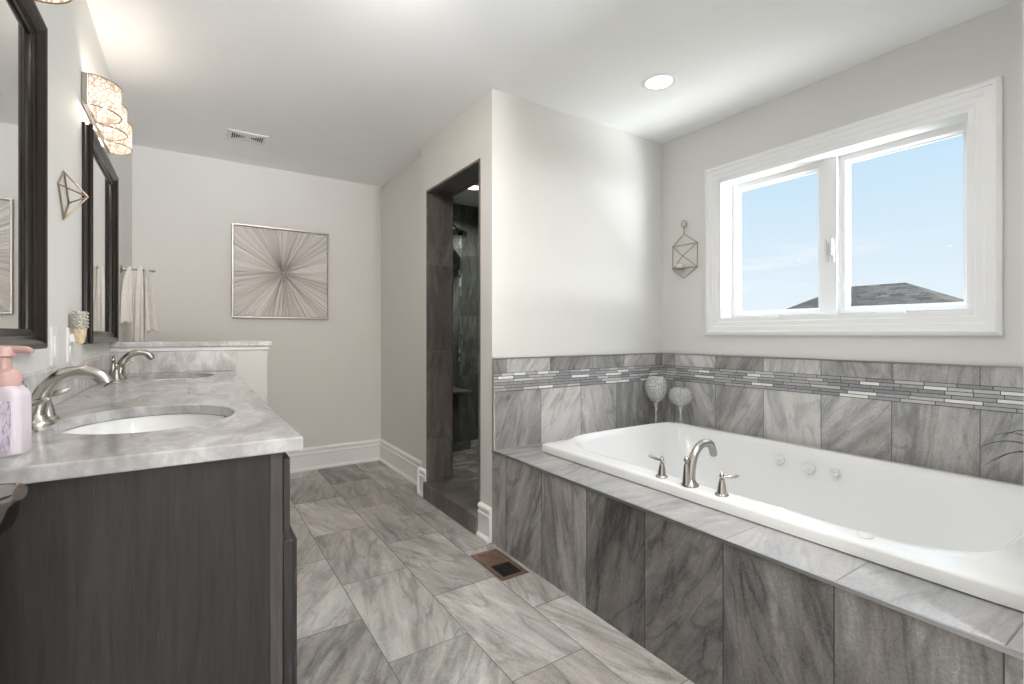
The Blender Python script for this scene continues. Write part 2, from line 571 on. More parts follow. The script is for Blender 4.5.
def glass_pane():
    m, t, b = new_mat('clear_pane')
    tr = t.new('ShaderNodeBsdfTransparent')
    gl = t.new('ShaderNodeBsdfGlossy')
    gl.inputs['Roughness'].default_value = 0.02
    fr = t.new('ShaderNodeFresnel')
    back = t.new('ShaderNodeNewGeometry').outputs['Backfacing']
    t.put(fr.inputs[0], t.m('MULTIPLY_ADD', back, 1 / 1.45 - 1.45, 1.45))
    mx = t.new('ShaderNodeMixShader')
    t.l.new(t.m('MULTIPLY', fr.outputs[0], 0.15), mx.inputs[0])
    t.l.new(tr.outputs[0], mx.inputs[1])
    t.l.new(gl.outputs[0], mx.inputs[2])
    t.l.new(mx.outputs[0], t.n['Material Output'].inputs[0])
    return m


M['pane'] = glass_pane()


def crackle_glass(name, col, white=0.35):
    m, t, b = new_mat(name)
    o = t.obj()
    vo = t.new('ShaderNodeTexVoronoi', feature='DISTANCE_TO_EDGE')
    t.l.new(o, vo.inputs['Vector'])
    vo.inputs['Scale'].default_value = 85.0
    e = t.m('LESS_THAN', vo.outputs['Distance'], 0.09)
    b.inputs['Base Color'].default_value = c4(col)
    b.inputs['Roughness'].default_value = 0.12
    t.l.new(t.bump(vo.outputs['Distance'], 0.8, 0.004), b.inputs['Normal'])
    tr = t.new('ShaderNodeBsdfTransparent')
    mx = t.new('ShaderNodeMixShader')
    f = t.m('ADD', white, t.m('MULTIPLY', e, 0.5), clamp=True)
    t.l.new(f, mx.inputs[0])
    t.l.new(tr.outputs[0], mx.inputs[1])
    t.l.new(b.outputs[0], mx.inputs[2])
    t.l.new(mx.outputs[0], t.n['Material Output'].inputs[0])
    return m


M['crackle'] = crackle_glass('crackled_clear_glass', (0.68, 0.68, 0.67), 0.24)
M['frost'] = crackle_glass('crackled_frosted_glass', (0.68, 0.68, 0.66), 0.40)
M['stemglass'] = crackle_glass('stem_glass', (0.80, 0.80, 0.79), 0.35)


def shade_mat():
    m, t, b = new_mat('lit_crystal_shade')
    o = t.obj()
    vo = t.new('ShaderNodeTexVoronoi', feature='DISTANCE_TO_EDGE')
    t.l.new(o, vo.inputs['Vector'])
    vo.inputs['Scale'].default_value = 55.0
    line = t.m('LESS_THAN', vo.outputs['Distance'], 0.10)
    z = t.sep(o)[2]
    hot = t.m('SUBTRACT', 1.0, t.m('MULTIPLY', t.m('ABSOLUTE', t.m('ADD', z, 0.01)), 13.0), clamp=True)
    col = t.mix(hot, c4((0.80, 0.66, 0.53)), c4((1.0, 0.86, 0.68)))
    col = t.mix(line, col, c4((0.42, 0.30, 0.21)))
    b.inputs['Base Color'].default_value = (0.012, 0.011, 0.010, 1)
    b.inputs['Roughness'].default_value = 0.3
    t.l.new(col, b.inputs['Emission Color'])
    t.l.new(t.m('MULTIPLY_ADD', hot, 0.9, 1.0), b.inputs['Emission Strength'])
    t.l.new(t.bump(vo.outputs['Distance'], 0.6, 0.003), b.inputs['Normal'])
    tr = t.new('ShaderNodeBsdfTransparent')
    mx = t.new('ShaderNodeMixShader')
    t.put(mx.inputs[0], t.m('MULTIPLY_ADD', line, 0.35, 0.55))
    t.l.new(tr.outputs[0], mx.inputs[1])
    t.l.new(b.outputs[0], mx.inputs[2])
    t.l.new(mx.outputs[0], t.n['Material Output'].inputs[0])
    return m


M['shade'] = shade_mat()


def starburst_mat():
    m, t, b = new_mat('radiating_string')
    s = t.sep(t.obj())
    a = t.m('ARCTAN2', s[2], s[0])
    n = t.noise(t.comb(t.m('MULTIPLY', t.m('COSINE', a), 1.0), t.m('MULTIPLY', t.m('SINE', a), 1.0), 0.0), 24.0, 3.0, 0.7)
    n2 = t.noise(t.comb(t.m('COSINE', a), t.m('SINE', a), 2.0), 2.6, 2.0, 0.5)
    r = t.m('SQRT', t.m('ADD', t.m('MULTIPLY', s[0], s[0]), t.m('MULTIPLY', s[2], s[2])))
    k = t.m('SUBTRACT', 1.0, t.m('MULTIPLY', r, 2.4), clamp=True)
    f = t.m('ADD', t.m('MULTIPLY', n, 0.85), t.m('MULTIPLY', n2, 0.30))
    f = t.m('SUBTRACT', f, t.m('MULTIPLY', k, 0.04))
    t.l.new(t.ramp(f, [(0.42, (0.42, 0.39, 0.365)), (0.52, (0.66, 0.625, 0.595)), (0.66, (0.80, 0.77, 0.74))]), b.inputs['Base Color'])
    b.inputs['Roughness'].default_value = 0.45
    return m


M['starburst'] = starburst_mat()


def beads_mat():
    m, t, b = new_mat('crystal_beads')
    vo = t.new('ShaderNodeTexVoronoi')
    t.l.new(t.obj(), vo.inputs['Vector'])
    vo.inputs['Scale'].default_value = 110.0
    t.l.new(t.ramp(vo.outputs['Distance'], [(0.1, (0.85, 0.83, 0.79)), (0.5, (0.38, 0.35, 0.30))]), b.inputs['Base Color'])
    b.inputs['Roughness'].default_value = 0.15
    t.l.new(t.bump(vo.outputs['Distance'], -0.8, 0.004), b.inputs['Normal'])
    return m


M['beads'] = beads_mat()
M['amber'] = simple('amber_glass', (0.70, 0.56, 0.36), 0.2, vary=0.15, scale=60.0)


def label_mat():
    m, t, b = new_mat('lilac_floral_label')
    s = t.sep(t.obj())
    n = t.noise(t.comb(t.m('MULTIPLY', s[0], 190.0), t.m('MULTIPLY', s[1], 190.0), t.m('MULTIPLY', s[2], 32.0)), 1.0, 4.0, 0.6, 2.0)
    t.l.new(t.ramp(n, [(0.38, (0.40, 0.30, 0.50)), (0.47, (0.66, 0.57, 0.69)), (0.58, (0.78, 0.73, 0.78))]), b.inputs['Base Color'])
    b.inputs['Roughness'].default_value = 0.3
    return m


M['label'] = label_mat()
M['bottle'] = simple('milky_lilac_bottle', (0.64, 0.57, 0.62), 0.22, vary=0.02)


def shingles():
    m, t, b = new_mat('grey_roof_shingles')
    o = t.obj()
    br = t.new('ShaderNodeTexBrick')
    t.l.new(t.comb(t.sep(o)[1], t.m('MULTIPLY', t.sep(o)[2], 2.2), 0.0), br.inputs['Vector'])
    br.inputs['Scale'].default_value = 1.3
    br.inputs['Color1'].default_value = (0.045, 0.039, 0.034, 1)
    br.inputs['Color2'].default_value = (0.13, 0.113, 0.098, 1)
    br.inputs['Mortar'].default_value = (0.048, 0.046, 0.045, 1)
    n = t.noise(o, 9.0, 4.0)
    t.l.new(t.mix(0.35, br.outputs[0], t.ramp(n, [(0.3, (0.035, 0.03, 0.026)), (0.7, (0.15, 0.13, 0.112))])), b.inputs['Base Color'])
    b.inputs['Roughness'].default_value = 1.0
    b.inputs['Specular IOR Level'].default_value = 0.0
    return m


M['shingle'] = shingles()
M['lens'] = emit('lit_lens', (1.0, 0.97, 0.92), 2.2)
M['grass'] = simple('lawn', (0.10, 0.14, 0.05), 0.95, vary=0.3, scale=2.0)

# ------------------------------------------------------------------ the setting
H = 2.44
XL, XW, XT, XA, YS, YB, YF = -0.35, 2.722, 1.345, 1.41, 2.235, 4.27, -1.25
YSH = 4.40
bm = B(); box(bm, -0.55, 2.95, YF - 0.15, 4.55, -0.12, 0.0)
struct('floor', bm, M['floor'])
bm = B(); box(bm, -0.55, 2.95, YF - 0.15, 4.55, H, H + 0.12)
struct('ceiling', bm, M['ceil'])
bm = B(); box(bm, XL - 0.12, XL, YF, YB + 0.12, 0, H)
struct('wall_left', bm, M['paint'])
bm = B(); box(bm, XL, 1.53, YB, YB + 0.12, 0, H)
struct('wall_back', bm, M['paint'])
bm = B(); box(bm, XA, 1.53, 3.20, YB, 0, H)
struct('wall_alcove', bm, M['paint'])
bm = B(); box(bm, XT, 1.53, 3.10, 3.20, 0, H); box(bm, XT, 1.53, 2.36, 3.10, 2.104, H)
struct('wall_shower', bm, M['paint'])
bm = B(); box(bm, XT, XW, YS, 2.36, 0, H)
struct('wall_side', bm, M['paint'])
WY0, WY1, WZ0, WZ1 = 0.64, 1.785, 1.215, 2.055
bm = B()
box(bm, XW, XW + 0.16, YF, WY0, 0, H)
box(bm, XW, XW + 0.16, WY1, 4.52, 0, H)
box(bm, XW, XW + 0.16, WY0, WY1, 0, WZ0)
box(bm, XW, XW + 0.16, WY0, WY1, WZ1, H)
struct('wall_window', bm, M['paint'])
bm = B(); box(bm, XT, XW, 0.10, 0.2385, 0, H)
struct('wall_tub_end', bm, M['paint'])
# wall behind the photographer with a wide window added for fill light
EX0, EX1, EZ0, EZ1 = 1.15, 2.6, 0.75, 2.25
bm = B()
box(bm, XL, EX0, YF - 0.12, YF, 0, H)
box(bm, EX1, XW, YF - 0.12, YF, 0, H)
box(bm, EX0, EX1, YF - 0.12, YF, 0, EZ0)
box(bm, EX0, EX1, YF - 0.12, YF, EZ1, H)
struct('wall_front', bm, M['paint'])
bm = B()
ring_sweep(bm, [(-0.09, 0.0), (-0.09, 0.02), (0.004, 0.02), (0.004, -0.10), (0.05, -0.10), (0.05, -0.12), (0.001, -0.12), (0.001, 0.0)],
           EX0, EX1, EZ0, EZ1, lambda a, b, d: (a, YF + d, b))
w2 = struct('added_window', bm, M['trim'])  # unseen window, added to let soft fill light into the room
bm = B(); box(bm, EX0 + 0.04, EX1 - 0.04, YF - 0.114, YF - 0.108, EZ0 + 0.04, EZ1 - 0.04)
struct('pane', bm, M['pane'], w2)
# half wall behind the vanity
bm = B(); box(bm, XL, 0.37, 3.20, 3.33, 0, 1.03)
pw = struct('wall_partition', bm, M['paint'])
bm = B(); box(bm, XL, 0.378, 3.19, 3.34, 1.03, 1.052)
struct('trim_1', bm, M['trim'], bevel=0.003)
bm = B(); box(bm, XL, 0.392, 3.175, 3.355, 1.052, 1.079)
o = struct('trim_2', bm, M['splash'], bevel=0.004)

# shower shell
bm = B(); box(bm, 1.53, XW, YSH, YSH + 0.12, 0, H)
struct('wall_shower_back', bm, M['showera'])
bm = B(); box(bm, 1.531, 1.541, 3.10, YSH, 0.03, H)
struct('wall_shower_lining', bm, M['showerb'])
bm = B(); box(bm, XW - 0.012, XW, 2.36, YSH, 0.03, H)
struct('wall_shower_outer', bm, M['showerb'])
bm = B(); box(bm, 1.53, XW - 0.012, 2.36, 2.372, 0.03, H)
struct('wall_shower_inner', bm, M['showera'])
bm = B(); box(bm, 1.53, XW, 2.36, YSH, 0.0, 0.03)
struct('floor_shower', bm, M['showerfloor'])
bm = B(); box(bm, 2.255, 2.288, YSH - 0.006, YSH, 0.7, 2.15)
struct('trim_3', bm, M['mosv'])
# tiled doorway lining
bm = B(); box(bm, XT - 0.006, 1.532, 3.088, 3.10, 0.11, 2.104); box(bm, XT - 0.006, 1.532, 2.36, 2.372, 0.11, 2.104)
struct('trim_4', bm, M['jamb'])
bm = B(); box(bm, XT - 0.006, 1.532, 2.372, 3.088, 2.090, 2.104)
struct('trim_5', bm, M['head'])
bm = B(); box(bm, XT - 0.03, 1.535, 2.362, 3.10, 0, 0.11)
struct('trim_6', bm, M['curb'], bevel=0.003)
bm = B(); box(bm, 1.5325, 1.535, 3.085, 3.089, 0.11, 2.09)
struct('trim_7', bm, M['edge'])

# baseboards
BBP = [(0, 0), (0.028, 0), (0.028, 0.012), (0.018, 0.024), (0.016, 0.028), (0.016, 0.125), (0.020, 0.130), (0.020, 0.138), (0.014, 0.143),
       (0.014, 0.160), (0.020, 0.166), (0.018, 0.176), (0.008, 0.184), (0, 0.186)]


def baseboard(name, segs):
    bm = B()
    for p0, p1, n in segs:
        extrude_prof(bm, BBP, p0, p1, n)
    struct(name, bm, M['trim'])


baseboard('baseboard_back', [((XL, YB), (XA, YB), (0, -1))])
baseboard('baseboard_alcove', [((XA, YB), (XA, 3.20), (-1, 0))])
baseboard('baseboard_shower', [((XT, 3.228), (XT, 3.102), (-1, 0)), ((XT - 0.028, 3.20), (XA, 3.20), (0, 1))])
baseboard('baseboard_side', [((XT, 2.36), (XT, 2.237), (-1, 0))])
baseboard('baseboard_partition', [((0.37, 3.20), (0.37, 3.33), (1, 0)), ((0.37, 3.33), (XL, 3.33), (0, 1))])

# ---- tub window
PROF = [(-0.10, 0.0), (-0.10, 0.022), (-0.086, 0.030), (-0.078, 0.030), (-0.074, 0.024), (-0.050, 0.022), (-0.045, 0.018), (-0.022, 0.016),
        (-0.016, 0.011), (0.004, 0.011), (0.004, -0.105), (0.001, -0.105), (0.001, 0.0)]
bm = B()
ring_sweep(bm, PROF, WY0, WY1, WZ0, WZ1, lambda a, b, d: (XW - d, a, b))
win = struct('window_1', bm, M['trim'])
FX = XW + 0.105
bm = B()
ring_sweep(bm, [(0, 0), (0, 0.045), (0.012, 0.045), (0.012, 0.02), (0.02, 0.02), (0.02, 0)], WY0, WY1, WZ0, WZ1, lambda a, b, d: (FX - d + 0.045, a, b))
box(bm, FX - 0.02, FX + 0.04, 1.178, 1.242, WZ0 + 0.002, WZ1 - 0.002)
struct('window_frame', bm, M['trim'], win)
PANES = ((WY0 + 0.004, 1.180), (1.240, WY1 - 0.004))
for y0, y1 in PANES:
    bm = B()
    ring_sweep(bm, [(0.0, 0.0), (0.0, 0.030), (0.022, 0.030), (0.027, 0.022), (0.030, 0.012), (0.036, 0.010), (0.036, 0.0)],
               y0 + 0.010, y1 - 0.010 + 0.0, WZ0 + 0.014, WZ1 - 0.012, lambda a, b, d: (FX + 0.030 - d, a, b))
    s = struct('sash', bm, M['trim'], win)
    bm = B()
    box(bm, FX + 0.018, FX + 0.022, y0 + 0.036, y1 - 0.036, WZ0 + 0.045, WZ1 - 0.042)
    struct('pane', bm, M['pane'], s)
    # folding crank on the sill of the sash
    yc = (y0 + y1) / 2 + 0.03
    bm = B()
    box(bm, FX - 0.03, FX - 0.002, yc - 0.055, yc + 0.055, WZ0 + 0.003, WZ0 + 0.022)
    lathe(bm, [(0.012, 0), (0.012, 0.012), (0.007, 0.018)], 12, (FX - 0.02, yc + 0.02, WZ0 + 0.022))
    tube(bm, [(FX - 0.02, yc + 0.02, WZ0 + 0.037), (FX - 0.03, yc - 0.03, WZ0 + 0.040), (FX - 0.035, yc - 0.06, WZ0 + 0.036)], 0.005, 8)
    struct('crank_handle', bm, M['trim'], win)
for yl in (1.196, 1.224):
    bm = B()
    box(bm, FX - 0.03, FX - 0.02, yl - 0.007, yl + 0.007, 1.50, 1.60)
    box(bm, FX - 0.045, FX - 0.03, yl - 0.004, yl + 0.004, 1.535, 1.62)
    struct('latch', bm, M['plastic'], win)

# ---- wall tile round the tub
TT = 0.010
bm = B(); box(bm, XW - TT, XW, 0.2385, YS, 0.49, 0.809)
struct('wall_window_tile', bm, M['wallw'])
bm = B(); box(bm, XW - TT - 0.002, XW, 0.2385, YS, 0.809, 0.910)
struct('wall_window_mosaic', bm, M['mosw'])
bm = B(); box(bm, XW - TT, XW, 0.2385, YS, 0.910, 0.986)
struct('wall_window_top_tile', bm, M['wallw_top'])
bm = B(); box(bm, XW - TT - 0.003, XW, 0.2385, YS, 0.986, 0.992); box(bm, XT + 0.002, XW, YS - TT - 0.003, YS, 0.986, 0.992); box(bm, XT, XT + 0.004, YS - TT - 0.003, YS, 0.497, 0.992)
struct('trim_8', bm, M['edge'])
bm = B(); box(bm, XT + 0.004, XW - TT, YS - TT, YS, 0.49, 0.809)
struct('wall_side_tile', bm, M['walls'])
bm = B(); box(bm, XT + 0.004, XW - TT, YS - TT - 0.002, YS, 0.809, 0.910)
struct('wall_side_mosaic', bm, M['moss'])
bm = B(); box(bm, XT + 0.004, XW - TT, YS - TT, YS, 0.910, 0.986)
struct('wall_side_top_tile', bm, M['walls_top'])

# ------------------------------------------------------------------ tub surround
ZD = 0.497
ts = thing('tub_surround', 'grey stone tiled platform with metal edge strip built around the white bathtub', 'tub surround')
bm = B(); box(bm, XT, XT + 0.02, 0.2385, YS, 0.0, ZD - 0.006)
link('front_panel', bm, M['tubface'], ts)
TX0, TX1, TY0, TY1 = 1.545, 2.665, 0.255, 2.068
bm = B()
box(bm, XT + 0.004, TX0 + 0.03, 0.2385, YS - TT, ZD - 0.012, ZD)
box(bm, TX1 - 0.03, XW - TT, 0.2385, YS - TT, ZD - 0.012, ZD)
box(bm, TX0 + 0.03, TX1 - 0.03, TY1 - 0.03, YS - TT, ZD - 0.012, ZD)
link('deck', bm, M['deck'], ts)
bm = B(); box(bm, XT - 0.003, XT + 0.006, 0.2385, YS, ZD - 0.008, ZD + 0.0015)
link('edge_strip', bm, M['edge'], ts)

# ------------------------------------------------------------------ bathtub
CX, CY = (TX0 + TX1) / 2, (TY0 + TY1) / 2
NR = 168


def loop(hx, hy, cx, cy, ex, z, zf=None):
    pts = []
    for i in range(NR):
        a = 2 * PI * i / NR
        # direction aimed so that points crowd round the corners
        dx, dy = math.cos(a) * hx, math.sin(a) * hy
        k = (abs(math.cos(a)) ** ex + abs(math.sin(a)) ** ex) ** (-1.0 / ex)
        x, y = cx + dx * k, cy + dy * k
        pts.append((x, y, z + (zf(x, y) if zf else 0)))
    return pts


OHX, OHY = (TX1 - TX0) / 2, (TY1 - TY0) / 2
IX, IY, ICX, ICY = 0.475, 0.822, 2.112, 1.172


def lift(x, y):
    e = abs(y - ICY) / IY
    s = max(0.0, min(1.0, (e - 0.72) / 0.28))
    mid = max(0.0, 1 - ((x - ICX) / (IX * 1.08)) ** 4)
    return 0.026 * s * s * (3 - 2 * s) * (0.35 + 0.65 * mid)


ZR = 0.542
rings = [loop(OHX - 0.012, OHY - 0.012, CX, CY, 90, ZD + 0.001), loop(OHX, OHY, CX, CY, 90, ZD + 0.004),
         loop(OHX, OHY, CX, CY, 80, ZR - 0.010), loop(OHX - 0.003, OHY - 0.003, CX, CY, 70, ZR - 0.003), loop(OHX - 0.011, OHY - 0.011, CX, CY, 60, ZR),
         loop(IX + 0.045, IY + 0.047, ICX, ICY, 12, ZR + 0.001), loop(IX + 0.030, IY + 0.030, ICX, ICY, 10.0, ZR + 0.003, lambda x, y: lift(x, y) * 0.5),
         loop(IX + 0.012, IY + 0.014, ICX, ICY, 9.0, ZR + 0.005, lift),
         loop(IX, IY, ICX, ICY, 8.6, ZR - 0.001, lambda x, y: lift(x, y) * 0.85), loop(IX - 0.010, IY - 0.014, ICX, ICY, 7.6, ZR - 0.022, lambda x, y: lift(x, y) * 0.5),
         loop(IX - 0.028, IY - 0.05, ICX, ICY, 5.6, 0.44), loop(IX - 0.050, IY - 0.13, ICX, ICY, 4.8, 0.30),
         loop(IX - 0.082, IY - 0.215, ICX, ICY, 4.2, 0.17), loop(IX - 0.112, IY - 0.275, ICX, ICY, 3.4, 0.115), loop(IX - 0.17, IY - 0.35, ICX, ICY, 3.2, 0.092),
         loop(IX - 0.30, IY - 0.55, ICX, ICY, 2.6, 0.086)]
tub = thing('bathtub', 'white acrylic drop-in jetted bathtub set in the grey tiled platform', 'bathtub', (CX, CY, ZD))
bm = B()
loft(bm, [[(p[0] - CX, p[1] - CY, p[2] - ZD) for p in r] for r in rings], True, False, True)
link('basin', bm, M['tub'], tub, smooth=True, angle=50)
# low arm rests moulded on the long inner walls, and jets
for k, (yj, zj, r0) in enumerate(((1.335, 0.476, 0.026), (1.195, 0.462, 0.031), (1.075, 0.468, 0.022))):
    bm = B()
    xj = 2.545
    prof = [(r0, 0.004), (r0, -0.006), (r0 * 0.82, -0.011), (r0 * 0.62, -0.007), (r0 * 0.42, -0.007), (r0 * 0.34, -0.014), (0.004, -0.016)]
    lathe(bm, prof, 24, (xj - CX, yj - CY, zj - ZD), axis='x')
    link('jet', bm, M['tub'], tub, smooth=True)
for xk, yk in ((1.606, 0.60), (1.608, 0.845)):
    bm = B()
    lathe(bm, [(0.021, 0.0), (0.021, 0.004), (0.017, 0.007), (0.013, 0.006), (0.010, 0.008), (0.002, 0.009)], 24, (xk - CX, yk - CY, ZR - ZD))
    link('air_control', bm, M['tub'], tub, smooth=True)
bm = B()
lathe(bm, [(0.034, 0.0), (0.034, 0.004), (0.025, 0.008), (0.003, 0.009)], 20, (ICX - CX, ICY - CY, 0.087 - ZD))
link('drain', bm, M['nickel'], tub, smooth=True)


# ------------------------------------------------------------------ faucets
def bell(bm, org, r, h, seg=20):
    lathe(bm, [(r, 0), (r, h * 0.05), (r * 0.93, h * 0.10), (r * 0.74, h * 0.15), (r * 0.66, h * 0.30), (r * 0.55, h * 0.58), (r * 0.40, h * 0.86),
               (r * 0.36, h * 0.92), (r * 0.42, h * 0.96), (r * 0.30, h)], seg, org)


def finial(bm, org, r, seg=12):
    lathe(bm, [(r * 0.5, 0), (r * 0.5, r * 0.4), (r * 0.9, r * 0.9), (r, r * 1.6), (r * 0.8, r * 2.3), (r * 0.35, r * 2.7), (r * 0.45, r * 3.1), (r * 0.1, r * 3.5)], seg, org)


def lever_handle(parent, org, ang, h, ln, tilt, name='handle', r=0.024):
    bm = B()
    bell(bm, org, r, h)
    finial(bm, (org[0], org[1], org[2] + h * 0.98), r * 0.36)
    d = Vector((math.cos(ang), math.sin(ang), tilt))
    d.normalize()
    a = Vector((org[0], org[1], org[2] + h * 1.10))
    hd = link(name, bm, M['nickel'], parent, smooth=True)
    bm = B()
    tube(bm, [a, a + d * ln * 0.12, a + d * ln * 0.25, a + d * ln * 0.55, a + d * ln * 0.85, a + d * ln], [r * 0.18, r * 0.18, r * 0.22, r * 0.30, r * 0.24, r * 0.08], 12)
    link('lever', bm, M['nickel'], hd, smooth=True)
    return hd


def faucet(name, label, cat, loc, group, reach, top, rad, half, levers, hh, tipdrop):
    f = thing(name, label, cat, loc, 0, group)
    bm = B()
    lathe(bm, [(rad * 2.0, 0), (rad * 2.0, 0.004), (rad * 1.75, 0.010), (rad * 1.35, 0.016), (rad * 1.05, 0.03)], 24)
    pts = spline([(0, 0, 0.012), (0.004, 0, top * 0.34), (reach * 0.13, 0, top * 0.68), (reach * 0.36, 0, top * 0.93), (reach * 0.62, 0, top * 0.99),
                  (reach * 0.85, 0, top * 0.93), (reach, 0, top - tipdrop)], 30)
    rr = [rad * (1.2 - 0.28 * min(1, i / 12)) for i in range(30)]
    rr[-1] = rad * 0.82
    tube(bm, pts, rr, 16)
    sp = link('spout', bm, M['nickel'], f, smooth=True)
    bm = B()
    d = (pts[-1] - pts[-2]).normalized()
    tube(bm, [pts[-1] + d * 0.0005, pts[-1] + d * 0.003], rad * 0.6, 12)
    link('aerator', bm, M['bronze_dark'], sp, smooth=True)
    bm = B()
    lathe(bm, [(rad * 0.95, 0), (rad * 0.80, top * 0.2), (rad * 0.55, top * 0.48), (rad * 0.42, top * 0.52)], 16, (-rad * 1.35, 0, 0.008))
    finial(bm, (-rad * 1.35, 0, 0.008 + top * 0.51), rad * 0.62)
    link('lift_knob', bm, M['nickel'], f, smooth=True)
    for sgn, (ang, tilt) in zip((1, -1), levers):
        lever_handle(f, (0, sgn * half, 0), ang, hh, 0.062 if hh > 0.052 else 0.046, tilt)
    return f


faucet('tub_faucet', 'brushed nickel deck-mounted tub filler with two lever handles on the white bathtub rim', 'faucet', (1.588, 1.172, ZR), 'faucets',
       0.150, 0.152, 0.0165, 0.133, ((R(150), 0.45), (R(-35), 0.10)), 0.058, 0.055)
ZC = 0.915
SINKS = ((-0.085, 1.50), (-0.085, 2.91))
f1 = faucet('sink_faucet', 'brushed nickel arched faucet at the sink beside the soap pump bottle', 'faucet', (-0.295, 1.50, ZC), 'faucets',
            0.126, 0.118, 0.0165, 0.100, ((R(12), 0.34), (R(-8), 0.34)), 0.050, 0.030)
f2 = copy_tree(f1, None, 'brushed nickel arched faucet at the sink near the half wall')
f2.location = (-0.288, 2.92, ZC)

# ------------------------------------------------------------------ vanity
VY0, VY1, VXF = 1.06, 3.198, 0.150
van = thing('vanity_cabinet', 'dark espresso wooden double vanity cabinet under the marble countertop', 'vanity cabinet', (XL, VY0, 0))


def vl(bm, x0, x1, y0, y1, z0, z1):
    box(bm, x0 - XL, x1 - XL, y0 - VY0, y1 - VY0, z0, z1)


bm = B()
vl(bm, XL, 0.128, VY0, VY0 + 0.018, 0.0, 0.887)
link('side_panel', bm, M['wood'], van)
bm = B()
vl(bm, XL, 0.12, VY0 + 0.018, VY1, 0.10, 0.70); vl(bm, XL, 0.06, VY0 + 0.018, VY1, 0.0, 0.10)
vl(bm, 0.075, 0.12, VY0 + 0.018, VY1, 0.70, 0.887)
link('carcass', bm, M['wood'], van)
bm = B()
n = 4
wv = (VY1 - VY0) / n
for i in range(n + 1):
    yc = VY0 + wv * i
    vl(bm, 0.128 if i == 0 else 0.121, VXF, max(VY0 - 0.002, yc - 0.02), min(VY1, yc + 0.02), 0.0 if i in (0, n) else 0.10, 0.887)
for z0, z1 in ((0.10, 0.13), (0.70, 0.73), (0.867, 0.887)):
    vl(bm, 0.121, VXF - 0.001, VY0 + 0.019, VY1, z0, z1)
link('face_frame', bm, M['woodedge'], van)


def slab_front(y0, y1, z0, z1, x0, x1, name, shaker):
    bm = B()
    box(bm, x0 - XL, x1 - XL, y0 - VY0, y1 - VY0, z0, z1)
    d = link(name, bm, M['wood'], van, bevel=0.003)
    if shaker:
        bm = B()
        ring_sweep(bm, [(0, 0), (0, 0.006), (0.05, 0.006), (0.06, 0.0)], y0 - VY0, y1 - VY0, z0, z1, lambda a, b, e: (x1 - XL + e - 0.0005, a, b))
        link('raised_frame', bm, M['wood'], d)
    return d


for i in range(n):
    y0, y1 = VY0 + wv * i + 0.012, VY0 + wv * (i + 1) - 0.012
    if i == 0:
        y0 = VY0 + 0.004
    dr = slab_front(y0, y1, 0.722, 0.872, VXF + 0.0005, 0.165, 'drawer', False)
    do = slab_front(y0, y1, 0.12, 0.705, VXF + 0.0005, 0.172, 'door', True)
    for par, zz, yy, xx in ((dr, 0.797, (y0 + y1) / 2, 0.165), (do, 0.64, y1 - 0.04 if i % 2 == 0 else y0 + 0.04, 0.178)):
        bm = B()
        lathe(bm, [(0.006, 0), (0.005, 0.012), (0.014, 0.018), (0.015, 0.024), (0.008, 0.029)], 14, (xx - XL, yy - VY0, zz), axis='x')
        link('knob', bm, M['nickel'], par, smooth=True)

# countertop with two oval cut-outs
CY0, CY1, CX1 = 1.042, 3.198, 0.186
SA, SB = 0.178, 0.222
ct = thing('countertop', 'grey and white polished marble countertop with two oval sink openings', 'countertop', (XL, CY0, 0.887))
bm = B()
tz, bz = ZC - 0.887, 0.0
NS = 64


def hole_patch(x0, x1, y0, y1, cx, cy):
    angs = sorted(set([2 * PI * i / NS for i in range(NS)] + [math.atan2(yy - cy, xx - cx) % (2 * PI) for xx in (x0, x1) for yy in (y0, y1)]))
    inner, outer = [], []
    for a in angs:
        c, s = math.cos(a), math.sin(a)
        k = 1.0 / math.sqrt((c / SA) ** 2 + (s / SB) ** 2)
        inner.append((cx + c * k, cy + s * k))
        tx = ((x1 - cx) / c) if c > 1e-9 else ((x0 - cx) / c if c < -1e-9 else 1e9)
        ty = ((y1 - cy) / s) if s > 1e-9 else ((y0 - cy) / s if s < -1e-9 else 1e9)
        k2 = min(tx, ty)
        outer.append((cx + c * k2, cy + s * k2))
    N = len(angs)
    vi_t = [bm.verts.new((p[0] - XL, p[1] - CY0, tz)) for p in inner]
    vo_t = [bm.verts.new((p[0] - XL, p[1] - CY0, tz)) for p in outer]
    vi_b = [bm.verts.new((p[0] - XL, p[1] - CY0, bz)) for p in inner]
    vo_b = [bm.verts.new((p[0] - XL, p[1] - CY0, bz)) for p in outer]
    for i in range(N):
        j = (i + 1) % N
        bm.faces.new((vi_t[i], vo_t[i], vo_t[j], vi_t[j]))
        bm.faces.new((vi_b[i], vi_b[j], vo_b[j], vo_b[i]))
        bm.faces.new((vi_t[j], vi_b[j], vi_b[i], vi_t[i]))
        for ax, lim in ((0, x0), (0, x1), (1, CY0), (1, CY1)):
            if abs(outer[i][ax] - lim) < 1e-6 and abs(outer[j][ax] - lim) < 1e-6:
                bm.faces.new((vo_t[i], vo_b[i], vo_b[j], vo_t[j]))


ym = (SINKS[0][1] + SINKS[1][1]) / 2
hole_patch(XL + 0.0, CX1, CY0, ym, *SINKS[0])
hole_patch(XL + 0.0, CX1, ym, CY1, *SINKS[1])
bmesh.ops.remove_doubles(bm, verts=bm.verts, dist=1e-5)
link('top_slab', bm, M['marble'], ct, bevel=0.0035)
bm = B(); box(bm, 0.0, 0.02, 0.012, CY1 - CY0 - 0.02, tz, tz + 0.105)
link('backsplash', bm, M['splash'], ct, bevel=0.002)
bm = B(); box(bm, 0.0, 0.205 - XL, CY1 - CY0 - 0.02, CY1 - CY0, tz, tz + 0.113)
link('end_splash', bm, M['splash'], ct, bevel=0.002)

